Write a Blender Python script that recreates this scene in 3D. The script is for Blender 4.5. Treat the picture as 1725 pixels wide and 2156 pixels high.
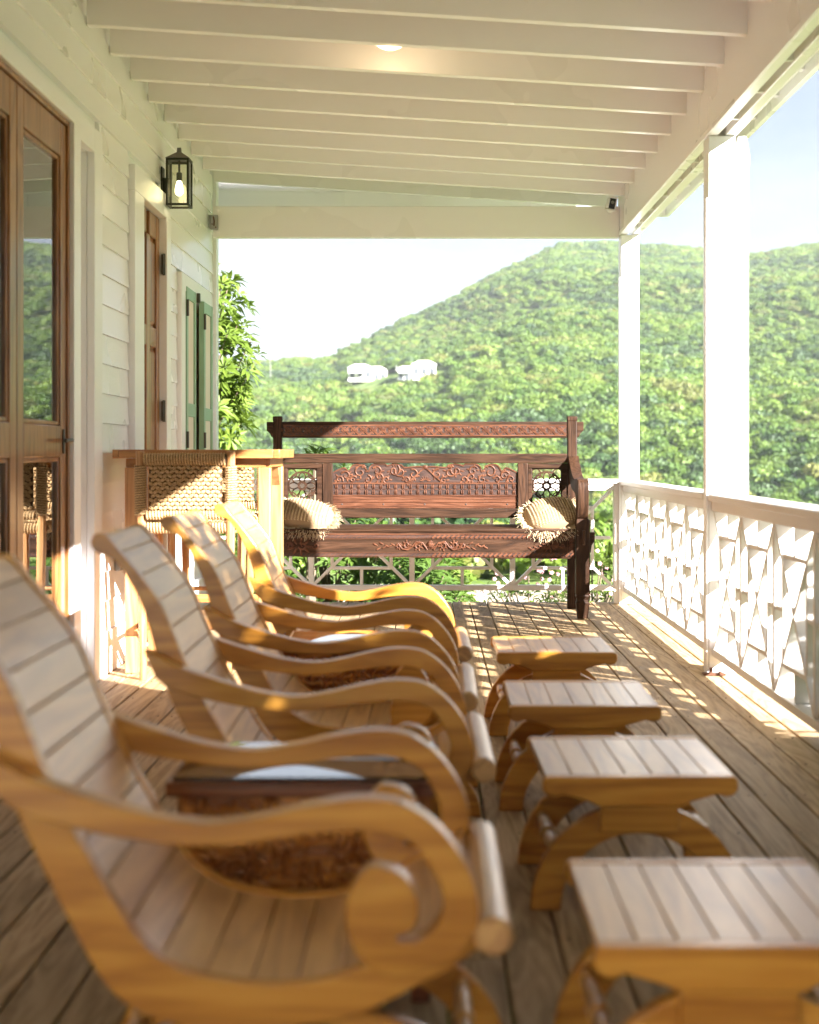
import bpy, bmesh, math, random
from math import sin, cos, pi, radians, atan2, hypot, tan
from mathutils import Vector, Matrix
import numpy as np
random.seed(7); np.random.seed(7)
sc = bpy.context.scene
for o in list(bpy.data.objects): bpy.data.objects.remove(o)

# ------------------------------------------------------------------ camera
cam_d = bpy.data.cameras.new('camera'); cam = bpy.data.objects.new('camera', cam_d)
sc.collection.objects.link(cam); sc.camera = cam
cam.location = (0, 0, 1.03); cam.rotation_euler = (radians(90), 0, 0)
cam_d.sensor_fit = 'VERTICAL'; cam_d.sensor_height = 36; cam_d.sensor_width = 28.8
cam_d.lens = 50.0; cam_d.shift_x = -42.5/2156; cam_d.shift_y = -128/2156
cam_d.clip_start = 0.05; cam_d.clip_end = 6000
cam_d.dof.use_dof = True; cam_d.dof.focus_distance = 9.0; cam_d.dof.aperture_fstop = 2.7

# ------------------------------------------------------------------ sky, sun, exposure
SUN_T = Vector((-1.0, .95, -0.645)).normalized()       # travel direction of the sunlight
elev = math.asin(-SUN_T.z); azim = atan2(-SUN_T.x, -SUN_T.y)
w = bpy.data.worlds.new('World'); sc.world = w; w.use_nodes = True
nt = w.node_tree; nt.nodes.clear()
out = nt.nodes.new('ShaderNodeOutputWorld'); bg = nt.nodes.new('ShaderNodeBackground')
sky = nt.nodes.new('ShaderNodeTexSky'); sky.sky_type = 'NISHITA'; sky.sun_disc = False
sky.sun_elevation = elev; sky.sun_rotation = azim; sky.air_density = 1.0; sky.dust_density = .5; sky.ozone_density = 1.0
tc = nt.nodes.new('ShaderNodeTexCoord'); mp = nt.nodes.new('ShaderNodeMapping'); mp.inputs['Scale'].default_value = (1.0, 1.0, 3.2)
nz = nt.nodes.new('ShaderNodeTexNoise'); nz.inputs['Scale'].default_value = 1.9; nz.inputs['Detail'].default_value = 7; nz.inputs['Roughness'].default_value = .55
cr = nt.nodes.new('ShaderNodeValToRGB'); cr.color_ramp.elements[0].position = .38; cr.color_ramp.elements[1].position = .62
cr.color_ramp.elements[0].color = (.975, .975, .975, 1); cr.color_ramp.elements[1].color = (.91, .91, .91, 1)
mix = nt.nodes.new('ShaderNodeMix'); mix.data_type = 'RGBA'; mix.inputs[7].default_value = (0.95, 1.32, 1.95, 1)
L = nt.links.new
L(tc.outputs['Generated'], mp.inputs['Vector']); L(mp.outputs[0], nz.inputs['Vector']); L(nz.outputs[0], cr.inputs[0])
L(cr.outputs[0], mix.inputs[0]); L(sky.outputs[0], mix.inputs[6]); L(mix.outputs[2], bg.inputs[0])
bg.inputs[1].default_value = 0.057
cr2 = nt.nodes.new('ShaderNodeValToRGB'); cr2.color_ramp.elements[0].position = .42; cr2.color_ramp.elements[1].position = .60
cr2.color_ramp.elements[0].color = (.84, 1.10, 1.60, 1); cr2.color_ramp.elements[1].color = (1.40, 1.48, 1.66, 1)
L(nz.outputs[0], cr2.inputs[0]); L(cr2.outputs[0], mix.inputs[7])
L(bg.outputs[0], out.inputs[0])
sd = bpy.data.lights.new('sun', 'SUN'); sd.energy = 4.2; sd.angle = radians(.55); sd.color = (1.0, .965, .93)
so = bpy.data.objects.new('sun', sd); sc.collection.objects.link(so)
so.rotation_euler = SUN_T.to_track_quat('-Z', 'Y').to_euler(); so.location = (20, -25, 15)
sc.view_settings.view_transform = 'Standard'; sc.view_settings.look = 'None'
sc.view_settings.exposure = 3.1; sc.view_settings.gamma = 1.0; sc.view_settings.use_curve_mapping = False
sc.cycles.max_bounces = 8; sc.cycles.diffuse_bounces = 5; sc.cycles.glossy_bounces = 4; sc.cycles.transmission_bounces = 6
sc.cycles.transparent_max_bounces = 12; sc.cycles.sample_clamp_indirect = 8; sc.cycles.use_denoising = True; sc.cycles.denoiser = 'OPENIMAGEDENOISE'; sc.cycles.denoising_prefilter = 'ACCURATE'
sc.cycles.caustics_reflective = False; sc.cycles.caustics_refractive = False

# ------------------------------------------------------------------ helpers
class MB:
    def __init__(s): s.v = []; s.f = []
    def add(s, vs, fs):
        n = len(s.v); s.v += [tuple(p) for p in vs]; s.f += [tuple(i+n for i in f) for f in fs]; return s
    def box(s, x0, x1, y0, y1, z0, z1):
        return s.add([(x0,y0,z0),(x1,y0,z0),(x1,y1,z0),(x0,y1,z0),(x0,y0,z1),(x1,y0,z1),(x1,y1,z1),(x0,y1,z1)],
                     [(3,2,1,0),(4,5,6,7),(0,1,5,4),(1,2,6,5),(2,3,7,6),(3,0,4,7)])
    def obox(s, c, ax, ay, az):           # centre, half-axis vectors
        c, ax, ay, az = map(Vector, (c, ax, ay, az))
        P = [c+ax*i+ay*j+az*k for k in (-1,1) for j in (-1,1) for i in (-1,1)]
        return s.add(P, [(0,2,3,1),(4,5,7,6),(0,1,5,4),(1,3,7,5),(3,2,6,7),(2,0,4,6)])
    def prism(s, poly, axis, a0, a1):     # 2D polygon extruded along axis ('y': poly in XZ, 'x': poly in YZ, 'z': poly in XY)
        ar = sum(poly[i][0]*poly[(i+1)%len(poly)][1]-poly[(i+1)%len(poly)][0]*poly[i][1] for i in range(len(poly)))
        if ar < 0: poly = poly[::-1]
        m = {'y': lambda p, a: (p[0], a, p[1]), 'x': lambda p, a: (a, p[0], p[1]), 'z': lambda p, a: (p[0], p[1], a)}[axis]
        n = len(poly); vs = [m(p, a0) for p in poly]+[m(p, a1) for p in poly]
        fs = [tuple(range(n)), tuple(range(2*n-1, n-1, -1))]+[(i, i+n, (i+1)%n+n, (i+1)%n) for i in range(n)]
        if axis != 'y': fs = [f[::-1] for f in fs]
        return s.add(vs, fs)
    def tube(s, pts, r, n=8, cap=True, sq=1.0):
        pts = [Vector(p) for p in pts]; rr = r if isinstance(r, (list, tuple)) else [r]*len(pts)
        up = Vector((0,0,1)); base = len(s.v); prev = None
        vs = []
        for i, p in enumerate(pts):
            d = (pts[min(i+1, len(pts)-1)]-pts[max(i-1, 0)]).normalized()
            if prev is None:
                a = d.cross(up); 
                if a.length < .1: a = d.cross(Vector((1,0,0)))
                a.normalize()
            else:
                a = (prev - d*prev.dot(d)); a.normalize()
            prev = a; b = d.cross(a)
            for k in range(n):
                t = 2*pi*k/n; vs.append(p+a*cos(t)*rr[i]+b*sin(t)*rr[i]*sq)
        fs = [(i*n+k, i*n+(k+1)%n, (i+1)*n+(k+1)%n, (i+1)*n+k) for i in range(len(pts)-1) for k in range(n)]
        if cap: fs += [tuple(range(n-1, -1, -1)), tuple((len(pts)-1)*n+k for k in range(n))]
        return s.add(vs, fs)
    def lathe(s, prof, o, axis='z', n=16):  # prof: [(r, h)]
        o = Vector(o); vs = []
        for r, h in prof:
            for k in range(n):
                t = 2*pi*k/n; c, d = r*cos(t), r*sin(t)
                vs.append(o+Vector({'z': (c, d, h), 'y': (c, h, d), 'x': (h, c, d)}[axis]))
        fs = [(i*n+k, i*n+(k+1)%n, (i+1)*n+(k+1)%n, (i+1)*n+k) for i in range(len(prof)-1) for k in range(n)]
        fs += [tuple(range(n-1, -1, -1)), tuple((len(prof)-1)*n+k for k in range(n))]
        return s.add(vs, fs)
    def ball(s, c, ax, ay, az, nu=8, nv=5):
        c, ax, ay, az = map(Vector, (c, ax, ay, az)); vs = [c+az]
        for j in range(1, nv):
            ph = pi*j/nv
            for i in range(nu):
                t = 2*pi*i/nu; vs.append(c+ax*(sin(ph)*cos(t))+ay*(sin(ph)*sin(t))+az*cos(ph))
        vs.append(c-az); fs = [(0, 1+i, 1+(i+1)%nu) for i in range(nu)]
        fs += [(1+j*nu+i, 1+(j+1)*nu+i, 1+(j+1)*nu+(i+1)%nu, 1+j*nu+(i+1)%nu) for j in range(nv-2) for i in range(nu)]
        e = len(vs)-1; fs += [(e, 1+(nv-2)*nu+(i+1)%nu, 1+(nv-2)*nu+i) for i in range(nu)]
        return s.add(vs, fs)
    def ribbon(s, pts, wd, y0, y1, closed=False):  # strip in XZ with width wd extruded y0..y1
        n = len(pts); L_, R_ = [], []
        for i, p in enumerate(pts):
            a = pts[(i-1) % n] if closed else pts[max(i-1, 0)]; b = pts[(i+1) % n] if closed else pts[min(i+1, n-1)]
            dx, dz = b[0]-a[0], b[1]-a[1]; l = hypot(dx, dz) or 1; nx, nz_ = -dz/l, dx/l
            ww = wd[i] if isinstance(wd, (list, tuple)) else wd
            L_.append((p[0]+nx*ww/2, p[1]+nz_*ww/2)); R_.append((p[0]-nx*ww/2, p[1]-nz_*ww/2))
        vs = [(x, y0, z) for x, z in L_]+[(x, y0, z) for x, z in R_]+[(x, y1, z) for x, z in L_]+[(x, y1, z) for x, z in R_]
        fs = []
        for i in range(n if closed else n-1):
            j = (i+1) % n
            fs += [(i, n+i, n+j, j)[::-1], (2*n+i, 3*n+i, 3*n+j, 2*n+j), (i, j, 2*n+j, 2*n+i), (n+i, 3*n+i, 3*n+j, n+j)[::1]]
        if not closed: fs += [(0, 2*n, 3*n, n), (n-1, 2*n-1, 4*n-1, 3*n-1)]
        return s.add(vs, fs)
    def mesh(s, name):
        me = bpy.data.meshes.new(name); me.from_pydata(s.v, [], s.f); me.update()
        return me

def obj(name, m, mat, parent=None, bev=0, smooth=30, loc=None, seg=2, norm=True):
    me = m.mesh(name) if isinstance(m, MB) else m
    if isinstance(m, MB):
        if norm:
            b = bmesh.new(); b.from_mesh(me); bmesh.ops.recalc_face_normals(b, faces=b.faces); b.to_mesh(me); b.free()
        for mm in (mat if isinstance(mat, (list, tuple)) else [mat]): me.materials.append(mm)
        if smooth:
            me.polygons.foreach_set('use_smooth', [True]*len(me.polygons)); me.set_sharp_from_angle(angle=radians(smooth))
    o = bpy.data.objects.new(name, me); sc.collection.objects.link(o)
    if parent: o.parent = parent
    if loc: o.location = loc
    if bev:
        b = o.modifiers.new('bevel', 'BEVEL'); b.width = bev; b.segments = seg; b.limit_method = 'ANGLE'; b.angle_limit = radians(35)
    return o
def tag(o, label=None, cat=None, group=None, kind=None):
    for k, v in (('label', label), ('category', cat), ('group', group), ('kind', kind)):
        if v: o[k] = v
    return o
def thing(name, label, cat, loc=(0,0,0), rz=0, group=None, kind=None):
    o = bpy.data.objects.new(name, None); sc.collection.objects.link(o); o.empty_display_size = .1
    o.location = loc; o.rotation_euler = (0, 0, rz); return tag(o, label, cat, group, kind)
def copy_tree(root, loc, rz, label):
    r = root.copy(); sc.collection.objects.link(r); r.location = loc; r.rotation_euler = (0, 0, rz); r['label'] = label
    for ch in list(root.children):
        c = ch.copy(); sc.collection.objects.link(c); c.parent = r
        for g in list(ch.children):
            d = g.copy(); sc.collection.objects.link(d); d.parent = c
    return r
def spline(pts, k=6, closed=False):
    P = [Vector((p[0], p[1], 0)) for p in pts]; n = len(P); res = []
    rng = range(n) if closed else range(n-1)
    for i in rng:
        p0 = P[(i-1) % n] if closed or i > 0 else P[0]; p1 = P[i]; p2 = P[(i+1) % n]
        p3 = P[(i+2) % n] if closed or i+2 < n else P[n-1]
        for j in range(k):
            t = j/k
            q = .5*((2*p1)+(p2-p0)*t+(2*p0-5*p1+4*p2-p3)*t*t+(-p0+3*p1-3*p2+p3)*t**3); res.append((q.x, q.y))
    if not closed: res.append((P[-1].x, P[-1].y))
    return res

# ------------------------------------------------------------------ materials
def base_mat(name):
    m = bpy.data.materials.new(name); m.use_nodes = True; n = m.node_tree.nodes; return m, m.node_tree, n['Principled BSDF']
def plain(name, col, rough=.5, metal=0, spec=.5, emit=None, es=0, coat=0):
    m, t, p = base_mat(name); p.inputs['Base Color'].default_value = (*col, 1); p.inputs['Roughness'].default_value = rough
    p.inputs['Metallic'].default_value = metal; p.inputs['Specular IOR Level'].default_value = spec; p.inputs['Coat Weight'].default_value = coat
    if emit: p.inputs['Emission Color'].default_value = (*emit, 1); p.inputs['Emission Strength'].default_value = es
    return m
def wood(name, cols, axis='X', scale=1.0, rough=.35, coat=0.0, bump=.15, var=.25, grain=7.0, spec=.5, coat_r=.15):
    """procedural wood: stretched noise and wavy rings along axis in object coordinates, shifted for each object"""
    m, t, p = base_mat(name); N = t.nodes.new; K = t.links.new
    tc = N('ShaderNodeTexCoord'); oi = N('ShaderNodeObjectInfo'); sh = N('ShaderNodeVectorMath'); sh.operation = 'MULTIPLY_ADD'
    mul = N('ShaderNodeVectorMath'); mul.operation = 'SCALE'; mul.inputs[0].default_value = (37.1, 53.7, 91.3); K(oi.outputs['Random'], mul.inputs['Scale'])
    add = N('ShaderNodeVectorMath'); add.operation = 'ADD'; K(tc.outputs['Object'], add.inputs[0]); K(mul.outputs[0], add.inputs[1])
    mp = N('ShaderNodeMapping'); s = {'X': (.09, 1, 1), 'Y': (1, .09, 1), 'Z': (1, 1, .09)}[axis]
    mp.inputs['Scale'].default_value = tuple(a*scale for a in s); K(add.outputs[0], mp.inputs['Vector'])
    n1 = N('ShaderNodeTexNoise'); n1.inputs['Scale'].default_value = grain; n1.inputs['Detail'].default_value = 5; n1.inputs['Distortion'].default_value = .6; K(mp.outputs[0], n1.inputs['Vector'])
    n2 = N('ShaderNodeTexNoise'); n2.inputs['Scale'].default_value = grain*14; n2.inputs['Detail'].default_value = 3; K(mp.outputs[0], n2.inputs['Vector'])
    rg = N('ShaderNodeMath'); rg.operation = 'MULTIPLY'; K(n1.outputs[0], rg.inputs[0]); rg.inputs[1].default_value = 9
    fr = N('ShaderNodeMath'); fr.operation = 'PINGPONG'; K(rg.outputs[0], fr.inputs[0]); fr.inputs[1].default_value = .5
    a1 = N('ShaderNodeMath'); a1.operation = 'MULTIPLY_ADD'; K(n2.outputs[0], a1.inputs[0]); a1.inputs[1].default_value = .45; K(fr.outputs[0], a1.inputs[2])
    cr = N('ShaderNodeValToRGB'); e = cr.color_ramp.elements; e[0].position = .18; e[1].position = .8
    e[0].color = (*cols[0], 1); e[1].color = (*cols[-1], 1)
    if len(cols) > 2: k = e.new(.5); k.color = (*cols[1], 1)
    K(a1.outputs[0], cr.inputs[0])
    hs = N('ShaderNodeHueSaturation'); K(cr.outputs[0], hs.inputs['Color'])
    vr = N('ShaderNodeMapRange'); K(oi.outputs['Random'], vr.inputs[0]); vr.inputs[3].default_value = 1-var; vr.inputs[4].default_value = 1+var; K(vr.outputs[0], hs.inputs['Value'])
    K(hs.outputs[0], p.inputs['Base Color']); p.inputs['Roughness'].default_value = rough
    rr = N('ShaderNodeMapRange'); K(n1.outputs[0], rr.inputs[0]); rr.inputs[3].default_value = rough-.08; rr.inputs[4].default_value = rough+.12; K(rr.outputs[0], p.inputs['Roughness'])
    p.inputs['Coat Weight'].default_value = coat; p.inputs['Coat Roughness'].default_value = coat_r; p.inputs['Specular IOR Level'].default_value = spec
    bp = N('ShaderNodeBump'); bp.inputs['Strength'].default_value = bump; bp.inputs['Distance'].default_value = .003; K(a1.outputs[0], bp.inputs['Height']); K(bp.outputs[0], p.inputs['Normal'])
    return m
def paint(name, col, rough=.3, grain=None, dirt=.06, bump=.06):
    m, t, p = base_mat(name); N = t.nodes.new; K = t.links.new
    tc = N('ShaderNodeTexCoord'); n1 = N('ShaderNodeTexNoise'); n1.inputs['Scale'].default_value = 1.3; n1.inputs['Detail'].default_value = 3; n1.inputs['Roughness'].default_value = .5
    oi = N('ShaderNodeObjectInfo'); mul = N('ShaderNodeVectorMath'); mul.operation = 'SCALE'; mul.inputs[0].default_value = (11.1, 3.7, 9.3); K(oi.outputs['Random'], mul.inputs['Scale'])
    add = N('ShaderNodeVectorMath'); add.operation = 'ADD'; K(tc.outputs['Object'], add.inputs[0]); K(mul.outputs[0], add.inputs[1]); K(add.outputs[0], n1.inputs['Vector'])
    cr = N('ShaderNodeValToRGB'); e = cr.color_ramp.elements; e[0].position = .3; e[1].position = .6
    e[0].color = (*[c*(1-dirt*(1+i*.5)) for i, c in enumerate(col)], 1); e[1].color = (*col, 1); K(n1.outputs[0], cr.inputs[0]); K(cr.outputs[0], p.inputs['Base Color'])
    rr = N('ShaderNodeMapRange'); K(n1.outputs[0], rr.inputs[0]); rr.inputs[3].default_value = rough-.06; rr.inputs[4].default_value = rough+.12; K(rr.outputs[0], p.inputs['Roughness'])
    n2 = N('ShaderNodeTexNoise'); n2.inputs['Detail'].default_value = 4; mp = N('ShaderNodeMapping'); K(add.outputs[0], mp.inputs['Vector']); K(mp.outputs[0], n2.inputs['Vector'])
    bp = N('ShaderNodeBump'); bp.inputs['Strength'].default_value = bump; bp.inputs['Distance'].default_value = .003
    if grain:      # embossed cedar grain of the siding, running along Y
        mp.inputs['Scale'].default_value = (1, .22, 1); n2.inputs['Scale'].default_value = 7.0; n2.inputs['Distortion'].default_value = .2; n2.inputs['Detail'].default_value = 2
        rg = N('ShaderNodeMath'); rg.operation = 'MULTIPLY'; K(n2.outputs[0], rg.inputs[0]); rg.inputs[1].default_value = 110
        fr = N('ShaderNodeMath'); fr.operation = 'SINE'; K(rg.outputs[0], fr.inputs[0]); bp.inputs['Distance'].default_value = .0006
        K(fr.outputs[0], bp.inputs['Height'])
    else:
        return m
    K(bp.outputs[0], p.inputs['Normal']); return m
def leafy(name, c1, c2, trans=.35, scale=3.0, var=.3):
    m, t, p = base_mat(name); N = t.nodes.new; K = t.links.new
    tc = N('ShaderNodeTexCoord'); n1 = N('ShaderNodeTexNoise'); n1.inputs['Scale'].default_value = scale; n1.inputs['Detail'].default_value = 3; K(tc.outputs['Object'], n1.inputs['Vector'])
    oi = N('ShaderNodeObjectInfo'); ad = N('ShaderNodeMath'); ad.operation = 'MULTIPLY_ADD'; K(oi.outputs['Random'], ad.inputs[0]); ad.inputs[1].default_value = .7
    s2 = N('ShaderNodeMath'); s2.operation = 'MULTIPLY_ADD'; K(n1.outputs[0], s2.inputs[0]); s2.inputs[1].default_value = 1.0; s2.inputs[2].default_value = -.35; K(s2.outputs[0], ad.inputs[2])
    cr = N('ShaderNodeValToRGB'); e = cr.color_ramp.elements; e[0].position = .1; e[1].position = .9; e[0].color = (*c1, 1); e[1].color = (*c2, 1); K(ad.outputs[0], cr.inputs[0])
    K(cr.outputs[0], p.inputs['Base Color']); p.inputs['Roughness'].default_value = .5; p.inputs['Specular IOR Level'].default_value = .35
    tr = N('ShaderNodeBsdfTranslucent'); K(cr.outputs[0], tr.inputs[0]); mx = N('ShaderNodeMixShader'); mx.inputs[0].default_value = trans
    K(p.outputs[0], mx.inputs[1]); K(tr.outputs[0], mx.inputs[2]); K(mx.outputs[0], t.nodes['Material Output'].inputs[0]); return m

WHITE = paint('white_paint', (.87, .86, .875), .28, dirt=.03)
TRIM = paint('railing_paint', (.74, .71, .68), .32, dirt=.08)
CEIL = paint('ceiling_paint', (.90, .865, .875), .26, dirt=.02)
SIDE = paint('siding_paint', (.87, .86, .865), .26, dirt=.03, grain=True, bump=.16)
CREAM = paint('cream_paint', (.78, .66, .54), .4)
GREEN = paint('green_paint', (.29, .47, .34), .4, dirt=.25)
TEAK = wood('varnished_teak', [(.42, .160, .020), (.60, .265, .036), (.70, .345, .055)], 'X', 1.0, .34, .35, .1, .12, 6, coat_r=.22)
TEAKY = wood('teak_slat', [(.46, .225, .070), (.62, .34, .11), (.72, .42, .15)], 'Y', 1.0, .36, .75, .08, .10, 6, coat_r=.36, spec=.7)
TEAKZ = wood('teak_upright', [(.34, .155, .055), (.46, .235, .09), (.54, .30, .125)], 'Z', 1.0, .4, .2, .15, .12, 8)
TEAKT = wood('teak_table_top', [(.28, .11, .03), (.40, .18, .05), (.48, .23, .07)], 'X', 1.0, .4, .2, .15, .1, 8)
DECK = wood('deck_wood', [(.235, .148, .068), (.37, .248, .128), (.46, .325, .18)], 'Y', 1.0, .6, 0, .5, .20, 9, spec=.3)
DECKN = wood('new_deck_wood', [(.36, .24, .13), (.5, .36, .21), (.58, .43, .27)], 'Y', 1.0, .6, 0, .4, .06, 9, spec=.3)
BENCH = wood('old_bench_wood', [(.020, .0095, .005), (.040, .0185, .0095), (.064, .031, .017)], 'X', 1.0, .5, 0, .5, .10, 9, spec=.15)
BENCHZ = wood('old_bench_post', [(.020, .0095, .005), (.040, .0185, .0095), (.064, .031, .017)], 'Z', 1.0, .5, 0, .5, .10, 9, spec=.15)
CARVE = wood('carved_wood', [(.060, .022, .012), (.105, .040, .020), (.145, .060, .033)], 'X', 1.0, .5, 0, .4, .06, 9, spec=.15)
GROUND = wood('recess_shade_wood', [(.014, .006, .004), (.035, .014, .009), (.06, .026, .016)], 'X', 1.0, .5, .05, .5, .06, 9)  # darker ground behind the carving, recess shade painted into its colour
DOORW = wood('door_wood', [(.16, .06, .018), (.28, .115, .035), (.36, .165, .055)], 'Z', 1.0, .3, .3, .15, .06, 7)
DARKT = wood('dark_table_wood', [(.09, .022, .006), (.20, .055, .012), (.30, .10, .02)], 'X', 1.0, .3, .4, .3, .05, 8)
ROPE = wood('rope', [(.20, .11, .045), (.50, .32, .15), (.72, .52, .29)], 'X', 11.0, .8, 0, .6, .1, 12, spec=.2)
RAFF = wood('raffia', [(.46, .32, .18), (.62, .48, .30), (.72, .60, .41)], 'X', 9.0, .7, 0, .5, .1, 12, spec=.3)
METAL = plain('old_metal', (.10, .09, .075), .5, .8); CARVT = wood('carved_table_wood', [(.26, .075, .012), (.50, .18, .03), (.66, .30, .07)], 'X', 1.0, .3, .4, .3, .05, 8)
DRAFF = plain('raffia_gap_shade', (.26, .17, .09), .9); DROPE = plain('dark_rope_shadow', (.09, .05, .022), .9); STEEL = plain('dull_steel', (.35, .34, .33), .35, .9)  # cushion cover and rope core darkened, painting shade into the gaps
RUST = plain('rusty_iron', (.12, .05, .025), .8, .3); BLACK = plain('black_gloss', (.01, .01, .012), .15)
LEADM = plain('lantern_metal', (.035, .036, .028), .45, .6); LROOF = plain('lantern_roof', (.17, .155, .135), .5, .5)
GREY = plain('grey_plastic', (.25, .25, .24), .5); BULB = plain('bulb', (.9, .85, .6), .4, emit=(1, .82, .42), es=1.4)
LAMP = plain('lamp_glass', (.9, .85, .7), .4, emit=(1, .78, .45), es=.5)
NAIL = plain('nail', (.05, .04, .035), .6)
DARKROOM = plain('room_dark', (.05, .045, .04), .9)
def glass(name, tint, refl_boost=1.0):
    m = bpy.data.materials.new(name); m.use_nodes = True; t = m.node_tree; t.nodes.clear(); N = t.nodes.new; K = t.links.new
    o = N('ShaderNodeOutputMaterial'); tr = N('ShaderNodeBsdfTransparent'); tr.inputs[0].default_value = (*tint, 1)
    g = N('ShaderNodeBsdfGlossy'); g.inputs['Roughness'].default_value = .012; g.inputs[0].default_value = (.95, .95, .95, 1); f = N('ShaderNodeFresnel'); f.inputs[0].default_value = 1.5
    mu = N('ShaderNodeMath'); mu.operation = 'MULTIPLY'; mu.use_clamp = True; mu.inputs[1].default_value = refl_boost
    K(f.outputs[0], mu.inputs[0]); mx = N('ShaderNodeMixShader'); K(mu.outputs[0], mx.inputs[0]); K(tr.outputs[0], mx.inputs[1]); K(g.outputs[0], mx.inputs[2]); K(mx.outputs[0], o.inputs[0]); return m
PANE = glass('window_glass', (.75, .80, .76), 1.7); THIN = glass('lantern_glass', (.97, .97, .93))
TGLASS = glass('table_glass', (.8, .87, .83), 1.8)

HC = 1.03; F = 2994.0
WX = -1.50; RX = 1.2875                       # wall face and inner face of railing / posts
POST_Y = [9.64, 6.63, 3.62, .61]              # post centres along the outer edge

# ------------------------------------------------------------------ deck
deck = thing('deck', 'weathered brown timber deck boards of the veranda', 'deck', kind='structure'); del deck['category']
NB = 24; bw = .118; x = WX
for i in range(NB):
    x0 = WX+i*bw+.003; x1 = WX+(i+1)*bw-.003
    cuts = [-3.0]+sorted(random.uniform(-1.5, 9.0) for _ in range(1))+[9.72+random.uniform(-.006, .006)]
    for a, b in zip(cuts[:-1], cuts[1:]):
        if b-a < .3: continue
        m = MB().box(x0, x1, a+.0015, b-.0015, -.032, random.uniform(-.0015, .001))
        new = i == NB-1
        o = obj('board', m, DECKN if new else DECK, deck, bev=.003, seg=1)
cuts = [-3, 2.9, 6.95, 8.6, 9.72]
for a, b in zip(cuts[:-1], cuts[1:]):
    obj('edge_board', MB().box(WX+NB*bw+.004, 1.44, a+.002, b-.002, -.034, -.002+random.uniform(-.003, .002)), DECKN, deck, bev=.003, seg=1)
m = MB()
for i in range(30): m.box(WX, 1.42, -2.9+i*.42, -2.85+i*.42, -.20, -.036)
obj('joist', m, DECK, deck)['kind'] = 'stuff'
obj('deck_fascia', MB().box(1.442, 1.47, -3, 9.74, -.26, -.04).box(WX, 1.44, 9.735, 9.76, -.26, -.04), WHITE, deck)
nm = MB()
for i in range(NB):
    for yy in [9.66]+[9.30-.42*k for k in range(16)]:
        for dx in (.025, .093):
            if random.random() < .8: nm.lathe([(.0032, 0), (.0032, .0022)], (WX+i*bw+dx+random.uniform(-.004, .004), yy+random.uniform(-.01, .01), -.0005), 'z', 6)
obj('nail_heads', nm, NAIL, deck)['kind'] = 'stuff'

# ------------------------------------------------------------------ house wall with doors
house = thing('house', 'white clapboard house wall with brown doors, on the left of the veranda', 'house')
obj('wall', MB().box(-1.60, -1.525, -3, 4.46, 0, 2.36).box(-1.60, -1.525, 5.95, 6.04, 0, 2.36).box(-1.60, -1.525, 6.32, 7.32, 0, 2.36).box(-1.62, -1.60, 5.95, 6.5, 0, 2.40).box(-1.60, -1.525, 7.97, 9.9, 0, 2.36).box(-1.60, -1.525, -3, 9.9, 2.36, 3.10)
    .box(-5.5, -1.60, 9.85, 9.9, -1.2, 3.1).box(-1.60, -1.525, -3, 9.9, -1.2, -.01), WHITE, house)
obj('room_lining', MB().box(-4.0, -3.96, 3.5, 9.0, 0, 2.8).box(-4.0, -1.61, 3.4, 3.44, 0, 2.8).box(-4.0, -1.61, 8.9, 8.94, 0, 2.8).box(-4, -1.61, 3.44, 8.9, 2.8, 2.84).box(-4, -1.61, 3.44, 8.9, -.04, -.01), DARKROOM, house)
ex = .137
def siding(y0, y1, z0, z1):
    z = z0
    # one board tapers: thin at top, butt proud at the bottom
    y0 += .0015; y1 -= .0015
    t = min(ex, z1-z)
    poly = [(-1.524, z), (WX+.002, z), (WX+.001, z+.004), (-1.508, z+t-.001), (-1.524, z+t-.001)]
    obj('siding_board', MB().prism(poly, 'y', y0, y1), SIDE, house)
k = 0
z = .20
while z < 2.92:
    segs = []
    if z+ex < 2.47: segs = [(-3, 4.38), (6.475, 7.10), (8.09, 8.46 if z < 2.08 else 9.86)] + ([(9.56, 9.86)] if z < 2.08 else [])
    elif z < 2.47: segs = [(-3, 4.38), (6.475, 7.10), (8.09, 9.86)]
    else:
        c = 3.0+((k*2.7) % 4.5); segs = [(-3, c), (c, 9.86)]
    for a, b in segs: siding(a, b, z, z+ex)
    z += ex; k += 1
obj('skirting_board', MB().box(-1.524, WX+.012, 6.475, 7.10, .0, .197), WHITE, house, bev=.003)
obj('skirting_board', MB().box(-1.524, WX+.012, 8.09, 9.86, .0, .197), WHITE, house, bev=.003)
obj('skirting_board', MB().box(-1.524, WX+.012, -3, 4.38, 0, .197), WHITE, house, bev=.003)
obj('corner_board', MB().box(-1.53, WX+.022, 9.862, 9.96, -.25, 3.0), WHITE, house, bev=.003)
# casings
def casing(name, parts):
    m = MB()
    for p in parts: m.box(*p)
    return obj(name, m, WHITE, house, bev=.004)
casing('door_casing', [(-1.524, WX+.02, 4.38, 4.455, 0, 2.40), (-1.524, WX+.02, 5.925, 6.04, 0, 2.40), (-1.524, WX+.02, 4.38, 6.04, 2.40, 2.468)])
casing('wall_niche', [(-1.524, WX+.012, 6.32, 6.472, 0, 2.47), (-1.524, WX+.012, 6.04, 6.32, 2.36, 2.47), (-1.60, -1.59, 6.05, 6.31, 0, 2.34)])
casing('door_casing', [(-1.524, WX+.03, 7.102, 7.33, 0, 2.335), (-1.524, WX+.03, 7.965, 8.088, 0, 2.335), (-1.524, WX+.03, 7.102, 8.088, 2.335, 2.465)])
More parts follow.
